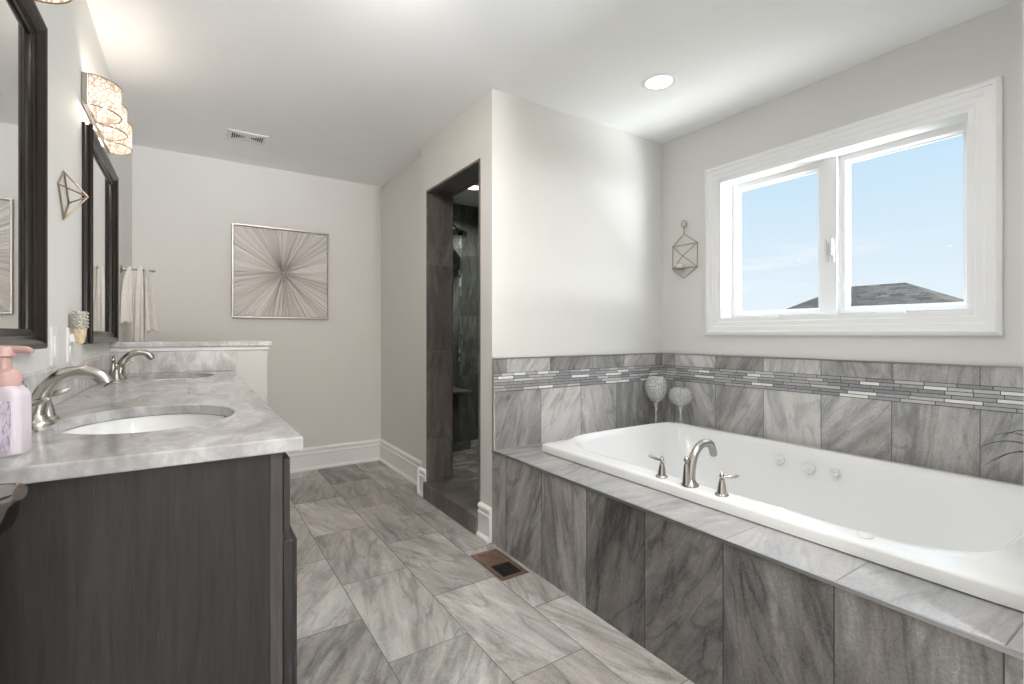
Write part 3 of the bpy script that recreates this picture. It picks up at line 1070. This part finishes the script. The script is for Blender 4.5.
for k, (sx_, sy_) in enumerate(SINKS):
    lab = ('white oval undermount sink beside the soap pump bottle', 'white oval undermount sink beside the half wall')[k]
    sk = thing('undermount_sink', lab, 'sink', (sx_, sy_, 0.7), 0, 'undermount sinks')
    bm = B()
    prof = [(0.226, 0.1865), (0.222, 0.1865), (0.222, 0.178), (0.217, 0.165), (0.205, 0.12), (0.18, 0.075), (0.13, 0.04), (0.07, 0.028), (0.03, 0.026)]
    outp = [(0.03, 0.014), (0.08, 0.016), (0.14, 0.028), (0.19, 0.066), (0.216, 0.12), (0.226, 0.17)]
    lathe(bm, outp[::1] + [prof[0]] + prof[1:], 48, (0, 0, 0), sx=0.80, sy=1.0)
    link('bowl', bm, M['china'], sk, smooth=True, angle=60)
    bm = B()
    lathe(bm, [(0.027, 0.026), (0.027, 0.030), (0.018, 0.032), (0.002, 0.032)], 20)
    link('drain', bm, M['nickel'], sk, smooth=True)

# soap pump bottle
sp = thing('soap_dispenser', 'lilac foaming soap bottle with rose pink pump on the marble countertop', 'soap dispenser', (-0.270, 1.165, ZC), R(-12))


def rrect(hx, hy, r, z, n=6):
    out = []
    for cx, cy, a0 in ((hx - r, hy - r, 0), (-hx + r, hy - r, 90), (-hx + r, -hy + r, 180), (hx - r, -hy + r, 270)):
        for i in range(n + 1):
            a = R(a0 + 90 * i / n)
            out.append((cx + r * math.cos(a), cy + r * math.sin(a), z))
    return out


bm = B()
loft(bm, [rrect(0.029, 0.024, 0.014, 0.0), rrect(0.032, 0.027, 0.014, 0.004), rrect(0.032, 0.027, 0.014, 0.098), rrect(0.029, 0.024, 0.014, 0.110),
          rrect(0.022, 0.021, 0.013, 0.116), rrect(0.020, 0.020, 0.012, 0.118)])
link('bottle', bm, M['bottle'], sp, smooth=True)
bm = B()
loft(bm, [rrect(0.0245, 0.0008, 0.0006, 0.012, 2), rrect(0.0245, 0.0008, 0.0006, 0.094, 2)])
for v in bm.verts:
    v.co.y -= 0.0276
link('front_label', bm, M['label'], sp)
bm = B()
lathe(bm, [(0.023, 0.117), (0.024, 0.119), (0.024, 0.136), (0.022, 0.142), (0.013, 0.146), (0.012, 0.168)], 24)
link('collar', bm, M['pink'], sp, smooth=True)
bm = B()
lathe(bm, [(0.012, 0.166), (0.020, 0.168), (0.021, 0.178), (0.018, 0.184), (0.002, 0.186)], 24)
tube(bm, [(0.0, 0, 0.178), (0.020, -0.002, 0.179), (0.034, -0.003, 0.179), (0.042, -0.004, 0.175)], [0.011, 0.009, 0.007, 0.005], 12, 0.75)
link('pump_head', bm, M['pink'], sp, smooth=True)


# ------------------------------------------------------------------ mirrors
def mirror(label, y0, y1):
    z0, z1 = 1.082, 1.925
    mr = thing('framed_mirror', label, 'mirror', (XL, (y0 + y1) / 2, z0), 0, 'framed vanity mirrors')
    hw = (y1 - y0) / 2
    prof = [(0.0, 0.001), (0.0, 0.010), (0.003, 0.014), (0.008, 0.014), (0.011, 0.018), (0.010, 0.024), (0.004, 0.027), (0.001, 0.032), (0.003, 0.038),
            (0.010, 0.041), (0.020, 0.040), (0.036, 0.034), (0.052, 0.025), (0.058, 0.026), (0.063, 0.023), (0.074, 0.020), (0.078, 0.016), (0.090, 0.013),
            (0.092, 0.007), (0.092, 0.001)]
    bm = B()
    ring_sweep(bm, [(i * 0.56, d * 0.82) for i, d in prof], -hw, hw, 0, z1 - z0, lambda a, b, d: (d, a, b))
    link('frame', bm, M['frame'], mr, smooth=True, angle=35)
    bm = B()
    box(bm, 0.001, 0.006, -hw + 0.046, hw - 0.046, 0.046, z1 - z0 - 0.046)
    link('mirror_glass', bm, M['mirror'], mr)
    return mr


mirror('dark espresso framed mirror above the sink by the soap bottle', 0.96, 1.735)
mirror('dark espresso framed mirror between wire ornament and hanging towels', 2.425, 3.20)


# ------------------------------------------------------------------ vanity lights
def sconce(label, yc, watts, zc=2.05):
    s = thing('vanity_light', label, 'wall light', (XL, yc, zc), 0, 'crystal vanity lights')
    bm = B()
    box(bm, 0.0, 0.022, -0.305, 0.305, -0.06, 0.06)
    link('back_plate', bm, M['nickel'], s, bevel=0.004)
    for k in (-1, 0, 1):
        bm = B()
        yo = k * 0.205
        segs = 20
        for (r0, r1, za, zb) in ((1.0, 1.0, -0.055, 0.055),):
            outer, inner = [], []
            rin = []
            for zz in (-0.058, -0.02, 0.02, 0.058):
                ring = []
                for i in range(segs + 1):
                    a = -PI / 2 + PI * i / segs
                    ring.append((0.022 + 0.088 * math.cos(a), yo + 0.096 * math.sin(a), zz))
                for i in range(segs, -1, -1):
                    a = -PI / 2 + PI * i / segs
                    ring.append((0.022 + 0.084 * math.cos(a), yo + 0.092 * math.sin(a), zz))
                rin.append(ring)
            loft(bm, rin)
        sh = link('shade', bm, M['shade'], s, smooth=True, angle=50)
        for zz in (-0.058, 0.058):
            bm = B()
            tube(bm, [(0.022 + 0.0885 * math.cos(-PI / 2 + PI * i / segs), yo + 0.0965 * math.sin(-PI / 2 + PI * i / segs), zz) for i in range(segs + 1)], 0.0022, 6)
            link('rim_wire', bm, M['wire'], sh, smooth=True)
        bm = B()
        lathe(bm, [(0.006, -0.03), (0.012, -0.02), (0.014, 0.0), (0.010, 0.02), (0.003, 0.03)], 12, (0.06, yo, 0))
        link('bulb', bm, M['lens'], sh, smooth=True)
        light('up_light', 'AREA', (0.065, yo, 0.05), watts * 0.16, (1.0, 0.90, 0.79), s, rot=(PI, 0, 0), shape='DISK', size=0.05)
        light('bulb_light', 'POINT', (0.06, yo, -0.045), watts, (1.0, 0.84, 0.68), s, shadow_soft_size=0.02)
    return s


sconce('lit crystal vanity light with three shades above the mirror near the towels', 2.715, SCONCE_W * 0.6)
sconce('lit crystal vanity light above the mirror by the soap bottle, barely in view', 1.355, SCONCE_W * 0.25, 2.008)


# ------------------------------------------------------------------ recessed lights
def can(label, x, y, power, col=(1.0, 0.985, 0.965), rad=0.05, spread=150, aim=(0, 0, 0)):
    c = thing('recessed_light', label, 'ceiling light', (x, y, H), 0, 'recessed ceiling lights')
    bm = B()
    lathe(bm, [(0.066, -0.001), (0.068, -0.006), (0.082, -0.008), (0.088, -0.004), (0.088, 0.0)], 40, cap0=False, cap1=False)
    link('trim_ring', bm, M['trim'], c, smooth=True)
    bm = B()
    lathe(bm, [(0.067, -0.004), (0.03, -0.0045), (0.001, -0.0045)], 32, cap0=False)
    link('lens', bm, M['lens'], c, smooth=True)
    if power:
        light('can_lamp', 'AREA', (0, 0, -0.012 if not aim[0] else -0.06), power, col, c, rot=aim, shape='DISK', size=rad * 2, spread=R(spread))
    return c


can('round white recessed light lit in the ceiling over the bathtub', 2.035, 1.69, CAN_W * 0.035)
can('added unseen recessed fill light in the ceiling over the floor by the entry', 1.05, -0.35, CAN_W)  # unseen can, added to brighten the room around the camera
can('added unseen recessed fill light in the ceiling beyond the entry', 1.9, -0.6, CAN_W * 0.8)  # second unseen can, added for bounce light behind the tub wall
can('added unseen recessed fill light in the ceiling over the floor beside the vanity', 0.95, 1.00, CAN_W * 0.5)  # out of view, added to light the floor and tub front
can('added unseen recessed fill light in the ceiling over the near end of the bathtub', 2.10, 0.75, 1.3)  # unseen can added to lift the near part of the tub
can('added unseen eyeball fill light in the ceiling turned towards the back wall', 0.55, 1.35, 5.4, col=(1.0, 0.90, 0.82), spread=110, aim=(R(62), 0, R(-6)))  # unseen, added and aimed to brighten the back of the room
can('round recessed light inside the dark tiled shower', 2.11, 3.82, 10.0, col=(0.95, 1.0, 0.93))

# ceiling air vent
av = thing('ceiling_vent', 'white rectangular air vent in the ceiling near the back wall', 'vent', (0.307, 3.682, H))
bm = B()
ring_sweep(bm, [(0, 0), (0.004, 0.006), (0.024, 0.008), (0.028, 0.004), (0.028, 0.0)], -0.118, 0.118, -0.088, 0.088, lambda a, b, d: (a, b, -d))
link('vent_frame', bm, M['plastic'], av)
bm = B(); box(bm, -0.09, 0.09, -0.06, 0.06, -0.002, -0.0008)
link('duct_opening', bm, M['void'], av)
bm = B()
box(bm, -0.012, 0.012, -0.06, 0.06, -0.007, -0.002)
for sgn in (-1, 1):
    for k in range(6):
        x0 = sgn * (0.018 + k * 0.0125)
        hw = 0.014 + k * 0.0085
        box(bm, x0 - 0.0022, x0 + 0.0022, -hw, hw, -0.007, -0.002)
    for t_ in (-1, 1):
        v = [bm.verts.new(p) for p in ((sgn * 0.012, t_ * 0.060, -0.0065), (sgn * 0.09, t_ * 0.060, -0.0065), (sgn * 0.09, t_ * 0.054, -0.0065), (sgn * 0.012, t_ * 0.012, -0.0065))]
        w_ = [bm.verts.new((q.co.x, q.co.y, -0.003)) for q in v]
        bm.faces.new(v); bm.faces.new(w_[::-1])
        for i in range(4):
            bm.faces.new((v[i], v[(i + 1) % 4], w_[(i + 1) % 4], w_[i]))
link('louvers', bm, M['plastic'], av)

# floor register
fr = thing('floor_register', 'copper toned floor vent in the stone tiles beside the tub front', 'floor vent', (1.247, 2.008, 0))
bm = B()
ring_sweep(bm, [(0, 0), (0.003, 0.005), (0.020, 0.006), (0.024, 0.003), (0.024, 0)], -0.075, 0.075, -0.15, 0.15, lambda a, b, d: (a, b, d))
box(bm, -0.052, 0.052, -0.008, 0.008, 0.0, 0.005)
link('register_frame', bm, M['copper'], fr)
bm = B(); box(bm, -0.052, 0.052, -0.127, 0.127, 0.0, 0.001)
link('duct_opening', bm, M['void'], fr)
bm = B()
for k in range(9):
    y0 = 0.014 + k * 0.0125
    v = [(-0.052, y0, 0.001), (0.052, y0, 0.001), (0.052, y0 + 0.0085, 0.0042), (-0.052, y0 + 0.0085, 0.0042)]
    w_ = [bm.verts.new(p) for p in v]
    u_ = [bm.verts.new((p[0], p[1], p[2] + 0.001)) for p in v]
    bm.faces.new(w_[::-1]); bm.faces.new(u_)
    for i in range(4):
        bm.faces.new((w_[i], w_[(i + 1) % 4], u_[(i + 1) % 4], u_[i]))
link('louvers', bm, M['copper'], fr)
bm = B()
for k in range(9):
    y0 = -0.124 + k * 0.0125
    box(bm, -0.052, 0.052, y0, y0 + 0.0035, 0.001, 0.0035)
for k in range(4):
    x0 = -0.039 + 0.026 * k
    box(bm, x0 - 0.0015, x0 + 0.0015, -0.127, -0.010, 0.001, 0.003)
link('grille', bm, M['bronze_dark'], fr)

# ------------------------------------------------------------------ wall art
AX0, AX1, AZ0, AZ1 = 0.252, 0.959, 1.250, 1.966
acx, acz = (AX0 + AX1) / 2, (AZ0 + AZ1) / 2
art = thing('wall_art', 'square framed starburst artwork of radiating beige strings on the back wall', 'wall art', (acx, YB, acz))
hw, hh = (AX1 - AX0) / 2, (AZ1 - AZ0) / 2
bm = B()
ring_sweep(bm, [(0, 0.0), (0, 0.030), (0.008, 0.030), (0.008, 0.022), (0.012, 0.020), (0.012, 0.0)], -hw, hw, -hh, hh, lambda a, b, d: (a, -d, b))
link('frame', bm, M['silverwire'], art)
bm = B()
NA = 540
rad_steps = [0.012, 0.03, 0.06, 0.11, 0.18, 0.27, 0.36, 0.46]
rng = random.Random(5)
hts = [rng.random() for _ in range(NA)]
rows = []
for k, rr in enumerate([0.0] + rad_steps):
    row = []
    for i in range(NA):
        a = 2 * PI * i / NA
        c, s = math.cos(a), math.sin(a)
        lim = min((hw - 0.013) / max(abs(c), 1e-6), (hh - 0.013) / max(abs(s), 1e-6))
        q = min(rr / 0.46 * max(lim, 0.3) if k == len(rad_steps) else rr, lim)
        if k == len(rad_steps):
            q = lim
        d = 0.008 + 0.012 * max(0, 1 - q / 0.34) + (hts[i] * 0.006 * min(1, q / 0.05) * (1.0 if i % 2 else 0.3))
        if k == 0:
            q, d = 0.006, 0.024
        row.append((c * q, -d, s * q))
    rows.append(row)
loft(bm, rows, True, True, False)
link('string_burst', bm, M['starburst'], art)
bm = B()
lathe(bm, [(0.014, -0.022), (0.013, -0.028), (0.008, -0.034), (0.002, -0.036)], 12, axis='y')
for i in range(9):
    a = 2 * PI * i / 9
    lathe(bm, [(0.001, -0.024), (0.005, -0.028), (0.004, -0.033), (0.001, -0.035)], 8, (0.018 * math.cos(a), 0, 0.018 * math.sin(a)), axis='y')
link('center_jewel', bm, M['beads'], art, smooth=True)


# ------------------------------------------------------------------ wire wall ornaments
def wires(bm, V, E, r):
    for a, b in E:
        tube(bm, [V[a], V[b]], r, 8)
    for v in V.values():
        lathe(bm, [(r * 0.4, -r * 1.1), (r * 1.15, -r * 0.4), (r * 1.15, r * 0.4), (r * 0.4, r * 1.1)], 8, v)


lan = thing('wire_lantern', 'gold geometric wire candle lantern hanging on the wall beside the window', 'wall candle holder', (XW, 2.046, 1.49))
V = {'t': (-0.014, 0, 0.292), 'b': (-0.014, 0, 0.0), 'l0': (-0.006, 0.096, 0.068), 'l1': (-0.006, 0.096, 0.222), 'r0': (-0.006, -0.096, 0.068), 'r1': (-0.006, -0.096, 0.222),
     'f0': (-0.075, 0.018, 0.052), 'f1': (-0.075, 0.018, 0.205), 'c': (-0.030, 0.0, 0.146)}
E_ = [('t', 'l1'), ('t', 'r1'), ('l1', 'l0'), ('r1', 'r0'), ('l0', 'b'), ('r0', 'b'), ('l1', 'r1'), ('l0', 'r0'), ('l1', 'c'), ('r1', 'c'), ('l0', 'c'), ('r0', 'c')]
del V['f0'], V['f1']
bm = B(); wires(bm, V, E_, 0.0024)
link('wire_frame', bm, M['wire'], lan, smooth=True)
bm = B()
tube(bm, [(-0.014, 0, 0.292), (-0.014, 0, 0.335)], 0.0022, 8)
tube(bm, [(-0.014, 0.020 * math.cos(2 * PI * i / 20), 0.358 + 0.023 * math.sin(2 * PI * i / 20)) for i in range(21)], 0.0026, 8)
link('hanging_ring', bm, M['wire'], lan, smooth=True)
bm = B()
lathe(bm, [(0.004, -0.008), (0.030, -0.004), (0.034, 0.004), (0.031, 0.004), (0.028, -0.001), (0.003, -0.002)], 20, (-0.036, 0.018, 0.062))
link('candle_dish', bm, M['wire'], lan, smooth=True)
cn = thing('tealight_candle', 'small cream tealight candle in the gold wire lantern', 'candle', (XW - 0.036, 2.064, 1.5515))
bm = B()
lathe(bm, [(0.025, 0), (0.026, 0.002), (0.026, 0.028), (0.023, 0.032), (0.004, 0.030)], 20)
link('wax', bm, M['wax'], cn, smooth=True)
bm = B(); tube(bm, [(0, 0, 0.030), (0.001, 0, 0.040)], 0.0012, 6)
link('wick', bm, M['bronze_dark'], cn)

orn = thing('wire_ornament', 'gold diamond-shaped wire ornament on the wall between the two mirrors', 'wall ornament', (XL, 2.10, 1.49))
V = {'t': (0.004, 0.0, 0.155), 'b': (0.004, 0.0, 0.0), 'l': (0.004, -0.075, 0.095), 'r': (0.004, 0.075, 0.07), 'a': (0.062, 0.005, 0.083)}
E_ = [('t', 'l'), ('l', 'b'), ('t', 'r'), ('r', 'b'), ('t', 'a'), ('b', 'a'), ('l', 'a'), ('r', 'a')]
bm = B(); wires(bm, V, E_, 0.0026)
link('wire_frame', bm, M['wire'], orn, smooth=True)


# ------------------------------------------------------------------ outlet, switch and night light
def plate(name, label, cat, y, z, kind):
    p = thing(name, label, cat, (XL, y, z))
    bm = B(); box(bm, 0.0, 0.006, -0.036, 0.036, -0.058, 0.058)
    link('cover_plate', bm, M['plastic'], p, bevel=0.002)
    if kind == 'switch':
        bm = B(); box(bm, 0.006, 0.010, -0.017, 0.017, -0.033, 0.033)
        link('rocker', bm, M['plastic'], p, bevel=0.001)
    else:
        for zz in (-0.020, 0.020):
            bm = B(); lathe(bm, [(0.016, 0.006), (0.016, 0.008), (0.002, 0.008)], 16, (0, 0, zz), axis='x')
            link('socket', bm, M['plastic'], p)
    return p


plate('light_switch', 'white rocker light switch on the wall by the first mirror', 'light switch', 1.97, 1.085, 'switch')
plate('wall_outlet', 'white wall outlet holding the crystal night light', 'outlet', 2.19, 1.085, 'outlet')
nl = thing('night_light', 'crystal beaded night light with amber base plugged into the wall outlet', 'night light', (XL + 0.030, 2.19, 1.088))
nl.scale = (0.62, 0.62, 0.95)
bm = B()
lathe(bm, [(0.014, 0.0), (0.020, 0.006), (0.026, 0.03), (0.029, 0.052), (0.027, 0.054)], 20)
link('amber_cup', bm, M['amber'], nl, smooth=True)
bm = B()
lathe(bm, [(0.030, 0.052), (0.032, 0.056), (0.033, 0.112), (0.031, 0.116), (0.029, 0.112), (0.029, 0.056)], 24, cap0=False, cap1=False)
for zz in range(5):
    for i in range(14):
        a = 2 * PI * (i + 0.5 * (zz % 2)) / 14
        lathe(bm, [(0.001, -0.005), (0.005, -0.002), (0.005, 0.002), (0.001, 0.005)], 6, (0.0335 * math.cos(a), 0.0335 * math.sin(a), 0.061 + zz * 0.0118))
link('beaded_shade', bm, M['beads'], nl, smooth=True)
bm = B(); box(bm, -0.036, -0.010, -0.012, 0.012, 0.006, 0.036)
link('plug', bm, M['plastic'], nl, bevel=0.002)

# ------------------------------------------------------------------ towel arm and towels
ta = thing('towel_arm', 'brushed nickel swing towel arm on the wall behind the half wall', 'towel arm', (XL, 3.60, 1.50))
bm = B()
lathe(bm, [(0.024, 0.0), (0.024, 0.006), (0.012, 0.012), (0.010, 0.03)], 18, axis='x')
tube(bm, [(0.025, 0, 0.0), (0.06, 0, 0.002), (0.15, 0, -0.002)], [0.007, 0.006, 0.006], 10)
lathe(bm, [(0.003, 0.148), (0.009, 0.152), (0.009, 0.160), (0.002, 0.166)], 10, (0, 0, -0.002), axis='x')
link('arm', bm, M['nickel'], ta, smooth=True)


def towel(name, label, x0, x1, flare0, flare1, zt, zf, zb, mat, folds, amp, seed, ruffle=0.0, yoff=0.0, pinch=1.0, pivot=0.0):
    rg = random.Random(seed)
    ph = [rg.random() * 6.28 for _ in range(4)]
    t = thing(name, label, 'towel', ((x0 + x1) / 2, 3.60, zt), 0, 'towels on the arm')
    NX, NZ = 26, 34
    w = x1 - x0

    def sheet(off):
        rows = []
        for j in range(NZ + 1):
            s = j / NZ
            row = []
            # s 0..1 from the back hem over the arm to the front hem
            for i in range(NX + 1):
                u = i / NX - 0.5
                if s < 0.35:
                    k = 1 - s / 0.35
                    z = -(zt - zb) * k
                    y = 0.014 + 0.012 * k
                elif s < 0.45:
                    a = PI * (s - 0.35) / 0.10
                    z = 0.012 * math.sin(a)
                    y = 0.014 * math.cos(a)
                    k = 0.0
                else:
                    k = (s - 0.45) / 0.55
                    z = -(zt - zf) * k
                    y = -0.014 - 0.016 * k
                fl = 1 + k * (flare1 if s > 0.4 else flare1 * 0.4)
                pw_ = 1 - (1 - pinch) * math.exp(-k * 5.0)
                x = (pivot + (u - pivot) * pw_) * w * fl + k * flare0
                fold = math.sin(u * folds * 6.28 + ph[0]) * 0.7 + math.sin(u * folds * 2.3 * 3.14 + ph[1] + k * 1.5) * 0.4
                y += fold * amp * (0.25 + k) + yoff * (-1 if y < 0 else 1)
                if ruffle and s > 0.45:
                    y -= ruffle * abs(math.sin(k * 24 + math.sin(u * 20 + ph[2]) * 0.9)) * (0.4 + 0.6 * math.sin(u * 30 + ph[3]) ** 2)
                z += 0.006 * math.sin(u * 9 + ph[2]) * k
                row.append((x, y + off, z))
            rows.append(row)
        return rows
    bm = B()
    loft(bm, sheet(0.0), False, False, False)
    o = link('cloth', bm, mat, t, smooth=True, angle=180)
    md = o.modifiers.new('thickness', 'SOLIDIFY')
    md.thickness = 0.004
    return t


towel('hand_towel', 'short cream hand towel on the towel arm next to the mirror', -0.343, -0.294, 0.0, 0.10, 1.506, 1.185, 1.25, M['cloth'], 1.2, 0.014, 3, pinch=0.35, pivot=0.45)
towel('bath_towel', 'long plain cream towel hanging on the towel arm behind the half wall', -0.284, -0.240, -0.002, 0.30, 1.508, 0.97, 1.06, M['cloth'], 1.7, 0.009, 4, yoff=0.003, pinch=0.6, pivot=0.3)
towel('ruffled_towel', 'cream ruffled towel at the free end of the towel arm', -0.236, -0.206, 0.022, 0.9, 1.506, 1.135, 1.16, M['cloth'], 1.4, 0.006, 9, ruffle=0.016, pinch=0.55, pivot=-0.4)


# ------------------------------------------------------------------ goblets
def goblet(label, loc, mat, stem_h, bowl_r, bowl_h):
    g = thing('glass_goblet', label, 'candle goblet', loc, 0, 'crackled glass goblets')
    bm = B()
    lathe(bm, [(0.045, 0), (0.046, 0.003), (0.030, 0.008), (0.010, 0.016), (0.007, 0.03), (0.0065, stem_h * 0.55), (0.009, stem_h * 0.8), (0.016, stem_h * 0.93), (0.020, stem_h)], 24)
    link('stem', bm, M['stemglass'], g, smooth=True)
    bm = B()
    prof = []
    for i in range(15):
        t_ = i / 14
        a = -PI / 2 + t_ * PI * 0.80
        prof.append((max(0.012, bowl_r * math.cos(a) if i else 0.012), stem_h + bowl_h * (math.sin(a) + 1) / (1 + math.sin(-PI / 2 + PI * 0.8))))
    inn = [(max(0.008, r - 0.004), z + (0.004 if k < 3 else 0.0)) for k, (r, z) in enumerate(prof)][::-1]
    lathe(bm, prof + inn, 28)
    link('bowl', bm, mat, g, smooth=True)
    return g


goblet('frosted crackled glass goblet in the tiled corner behind the bathtub', (2.552, 2.145, ZD), M['frost'], 0.175, 0.075, 0.175)
goblet('clear crackled glass goblet standing on the bathtub rim corner', (2.612, 2.000, ZR + 0.001), M['crackle'], 0.115, 0.074, 0.125)

# ------------------------------------------------------------------ potted palm at the tub end
pp = thing('potted_palm', 'small dark palm with thin leaves at the far end of the bathtub', 'plant', (2.59, 0.335, ZR + 0.001))
bm = B()
lathe(bm, [(0.036, 0), (0.040, 0.004), (0.050, 0.085), (0.052, 0.095), (0.046, 0.095), (0.045, 0.085)], 24, cap1=True)
link('pot', bm, M['pot'], pp, smooth=True)
bm = B(); lathe(bm, [(0.045, 0.080), (0.043, 0.088), (0.002, 0.090)], 16)
link('soil', bm, M['soil'], pp)
for ang, ln, rise, drop in ((95, 0.20, 0.13, 0.02), (102, 0.24, 0.12, 0.06), (110, 0.225, 0.10, 0.10), (84, 0.21, 0.09, 0.09), (60, 0.10, 0.20, 0.0), (130, 0.20, 0.16, 0.03), (150, 0.18, 0.15, 0.05),
                            (200, 0.14, 0.15, 0.02), (70, 0.14, 0.16, 0.0)):
    a = R(ang)
    pts = []
    for k in range(12):
        t_ = k / 11
        pts.append((math.cos(a) * ln * t_, math.sin(a) * ln * t_, 0.088 + rise * math.sin(t_ * PI * 0.62) - drop * t_ * t_))
    bm = B()
    tube(bm, pts, [0.002 + 0.0030 * math.sin(PI * min(1, k / 11 * 0.9 + 0.1)) for k in range(12)], 8, 0.35)
    link('frond', bm, M['leaf'], pp, smooth=True)

# ------------------------------------------------------------------ shower fittings
shd = thing('rain_shower', 'dark rain shower head on an arm in the tiled shower', 'shower head', (2.105, YSH, 2.16))
bm = B()
lathe(bm, [(0.030, 0.0), (0.030, -0.006), (0.012, -0.012)], 16, axis='y')
tube(bm, spline([(0, -0.01, 0), (0, -0.12, 0.02), (0, -0.20, 0.0), (0.01, -0.225, -0.03)], 14), 0.011, 10)
link('arm', bm, M['chrome'], shd, smooth=True)
bm = B()
lathe(bm, [(0.014, 0.0), (0.020, -0.012), (0.085, -0.035), (0.092, -0.045), (0.088, -0.085), (0.010, -0.087)], 28, (0.02, -0.228, -0.02))
link('spray_head', bm, M['darkchrome'], shd, smooth=True)
sv = thing('shower_valve', 'chrome shower valve with lever on the dark tiled wall', 'shower valve', (2.12, YSH, 1.10))
bm = B()
lathe(bm, [(0.075, 0.0), (0.075, -0.006), (0.060, -0.012), (0.030, -0.016), (0.026, -0.05), (0.010, -0.056)], 24, axis='y')
link('escutcheon', bm, M['chrome'], sv, smooth=True)
bm = B(); tube(bm, spline([(0, -0.045, 0), (0.02, -0.06, 0.03), (0.03, -0.065, 0.08)], 10), [0.008] * 9 + [0.005], 8)
link('lever', bm, M['chrome'], sv, smooth=True)
bm = B(); tube(bm, spline([(0, -0.045, -0.01), (0.03, -0.06, -0.03), (0.06, -0.065, -0.035)], 10), [0.008] * 9 + [0.005], 8)
link('lever', bm, M['chrome'], sv, smooth=True)
bn = thing('shower_bench', 'dark stone tiled bench block in the back corner of the shower', 'shower bench', (1.541, 4.05, 0.03))
bm = B(); box(bm, 0.0, 0.66, 0.0, YSH - 4.05, 0.0, 0.53)
link('bench_body', bm, M['showera'], bn)
bm = B(); box(bm, 0.0, 0.675, -0.015, YSH - 4.05, 0.53, 0.555)
link('bench_seat', bm, M['head'], bn, bevel=0.003)

# ------------------------------------------------------------------ entry door standing open by the vanity
bm = B(); box(bm, -0.272, -0.232, 0.06, 0.90, 0.012, 2.03)
door = struct('door_1', bm, M['trim'])
for z0, z1 in ((0.25, 0.92), (1.08, 1.88)):
    bm = B()
    ring_sweep(bm, [(0, 0), (0.012, -0.004), (0.018, 0.003), (0.03, 0.0)], 0.18, 0.745, z0, z1, lambda a, b, d: (-0.2318 + d, a, b))
    struct('panel_moulding', bm, M['trim'], door)
bm = B()
rg = []
for x, r, zc, ry in ((-0.171, 0.0095, 0.932, 0.009), (-0.174, 0.0120, 0.931, 0.011), (-0.181, 0.0150, 0.928, 0.014), (-0.190, 0.030, 0.912, 0.022), (-0.205, 0.036, 0.906, 0.028), (-0.225, 0.038, 0.905, 0.034), (-0.2315, 0.038, 0.905, 0.034)):
    tt = (-0.165 - x) / 0.835
    rg.append([(x + ry * 0.55 * math.cos(2 * PI * k / 24), 0.80 + 0.55 * tt + ry * 0.835 * math.cos(2 * PI * k / 24), zc + r * math.sin(2 * PI * k / 24)) for k in range(24)])
loft(bm, rg)
tube(bm, [(-0.205, 0.826, 0.915), (-0.205, 0.76, 0.915), (-0.207, 0.70, 0.912)], [0.013, 0.011, 0.009], 12)
dh = struct('door_handle', bm, M['darkchrome'], door, smooth=True)
dh['label'] = 'polished metal lever handle'

# ------------------------------------------------------------------ outside
hs = thing('neighbor_house', 'neighboring house with grey shingled hip roof seen through the tub window', 'house', (20, 7.0, -2.9))
bm = B()
P_ = [(-4, -4.7, 3.75), (4, -4.7, 3.75), (4, 4.4, 3.75), (-4, 4.4, 3.75), (0, -0.68, 5.76), (0, 1.15, 5.76)]
v = [bm.verts.new(p) for p in P_]
for q in ((0, 1, 4), (1, 2, 5, 4), (2, 3, 5), (3, 0, 4, 5), (3, 2, 1, 0)):
    bm.faces.new([v[i] for i in q])
rf = link('roof', bm, M['shingle'], hs)
bm = B()
box(bm, -3.6, 3.6, -4.3, 4.0, 0, 3.75)
link('siding', bm, M['siding'], hs)
for dy in (-0.3, 0.35, 0.8):
    bm = B()
    lathe(bm, [(0.04, 0), (0.04, 0.10), (0.03, 0.11)], 10, (-0.9, dy, 5.25))
    link('vent_pipe', bm, M['shingle'], rf)
bm = B(); box(bm, 8, 60, -30, 40, -2.95, -2.9)
struct('ground', bm, M['grass'])
